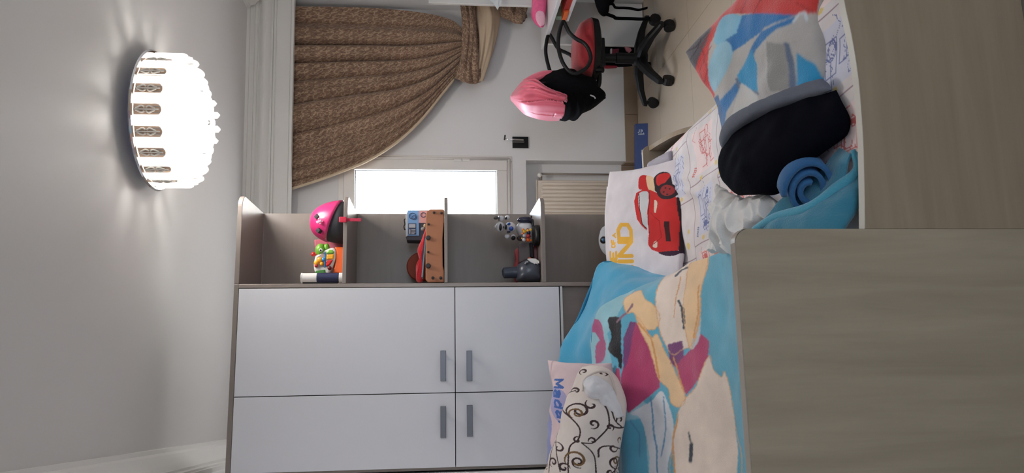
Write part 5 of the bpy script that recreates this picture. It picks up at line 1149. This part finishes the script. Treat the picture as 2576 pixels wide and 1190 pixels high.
gput('mechanism', G().box((SXC - .10, HC[1] - .06, seat_z - .05), (SXC + .08, HC[1] + .06, seat_z - .004)), M_CH, chair, bevel=.006)
gput('lever', G().tube([atY(1500, 176, 4.15), atY(1517, 176, 4.12)], .017, 10), M_BLACK, chair)
NA_ = [(1416, 54), (1407, 80), (1404, 113), (1409, 140), (1418, 162), (1433, 181), (1447, 186), (1460, 181), (1474, 172), (1484, 156), (1486, 142), (1479, 121), (1467, 107), (1450, 98), (1433, 83), (1424, 66)]
gput('armrest', G().tube([atY(x, y, 4.045) for x, y in NA_], .0115, 10, True, smooth=4), M_CH, chair, smooth=True)
FA_ = [(1380, 86), (1374, 110), (1373, 134), (1378, 160), (1386, 184), (1400, 196), (1420, 192), (1440, 176), (1448, 158), (1438, 141), (1425, 133), (1406, 124), (1396, 110), (1388, 95)]
gput('armrest', G().tube([atY(x, y, 4.48) for x, y in FA_], .0115, 10, True, smooth=4), M_CH, chair, smooth=True)
bxx = float(atY(1400, 236, 4.265)[0]); bz1 = float(atY(1312, 240, 4.265)[2])
gput('backrest', G().rings([[np.array([bxx + .022 * math.cos(q) - .02 * (z - .7), HC[1] + .19 * math.sin(q), z]) for q in np.linspace(0, 2 * math.pi, 24, endpoint=False)] for z in np.linspace(seat_z + .14, bz1 - .01, 6)]), M_CH, chair, smooth=True)
gput('back_bar', G().tube([np.array([SXC - .08, HC[1], seat_z - .02]), np.array([bxx + .06, HC[1], seat_z - .01]), np.array([bxx + .01, HC[1], seat_z + .06]), np.array([bxx, HC[1], seat_z + .2])], .016, 8, smooth=5), M_CH, chair, smooth=True)
jk = thing('jacket', atY(1400, 245, 4.265), 'black jacket with eyelets hanging over the back of the red chair', 'jacket')
inflate('body', [(1302, 238), (1340, 214), (1378, 189), (1410, 182), (1441, 185), (1458, 196), (1476, 206), (1498, 211), (1504, 228), (1522, 247), (1504, 262), (1494, 269), (1470, 279), (1455, 297), (1447, 291), (1430, 298), (1400, 292), (1340, 272)], 4.265, .20, M_BLACKF, jk, n=160, fold=.006, freq=8, smooth_outline=False)
inflate('hem_corner', [(1484, 218), (1504, 232), (1524, 247), (1504, 258), (1486, 270), (1474, 246)], 4.2, .05, M_BLACKF, jk, smooth_outline=False)
for x, y in ((1398, 201), (1432, 224)):
    p = atY(x, y, 4.085); gput('eyelet', G().tube([p + np.array([.011 * math.cos(q), 0, .009 * math.sin(q)]) for q in np.linspace(0, 6.28, 14, endpoint=False)], .002, 6, True), M_CHROME, jk)
gput('drawstring', G().tube([atY(x, y, 4.12) for x, y in ((1482, 237), (1487, 240), (1494, 243), (1498, 248))], .004, 6, smooth=4), mat('cord_white', (214, 214, 214), .8), jk, smooth=True)
sh = thing('shirt', atY(1350, 250, 4.2), 'pink pleated satin top draped over the black jacket', 'shirt')
M_SAT = mat('pink_satin', (226, 104, 128), .42, sheen=.4)
snet = [[(1287, 250, 4.26), (1286, 246, 4.22), (1286, 243, 4.2), (1288, 240, 4.22), (1290, 236, 4.26)],
        [(1318, 282, 4.20), (1312, 262, 4.09), (1312, 242, 4.05), (1314, 222, 4.08), (1318, 204, 4.16)],
        [(1346, 296, 4.18), (1345, 270, 4.06), (1345, 245, 4.02), (1345, 222, 4.03), (1345, 203, 4.08)],
        [(1376, 302, 4.17), (1378, 276, 4.05), (1378, 252, 4.01), (1378, 236, 4.01), (1374, 222, 4.04)],
        [(1402, 301, 4.17), (1424, 287, 4.05), (1412, 262, 4.02), (1424, 250, 4.02), (1418, 241, 4.04)]]
A_ = grid_eval([[atY(*q) for q in r] for r in snet], 60, 110); a_ = np.linspace(0, 1, 60)[:, None]; b_ = np.linspace(0, 1, 110)[None]
ph_ = 2 * math.pi * (5 * b_ + .5 * np.sin(5 * b_ + 2 * a_)); pl_ = (((ph_ / (2 * math.pi)) % 1) - .5) * .060 + .008 * np.sin(2.3 * ph_ + 3 * a_)
A_ = A_ + np.array([0, -1, 0]) * (pl_ * (.25 + .75 * a_))[..., None]
A_[-8:, :, 2] -= (.012 * np.sin(ph_[-8:] * .7))
put('body', A_.reshape(-1, 3), grid_faces(60, 110), M_SAT, sh, True, solid=.006)
gput('sleeve', G().tube([atY(x, y, 4.16) for x, y in ((1322, 212), (1345, 199), (1368, 190), (1390, 186), (1406, 184))], [.03, .032, .030, .022, .006], 10, ry=None, smooth=4), M_SAT, sh, smooth=True)

for o_ in bpy.data.objects['sports_bag'].children:
    oz = wloc(o_)[2]
    for v_ in o_.data.vertices: v_.co.z = max(v_.co.z, .002 - oz)
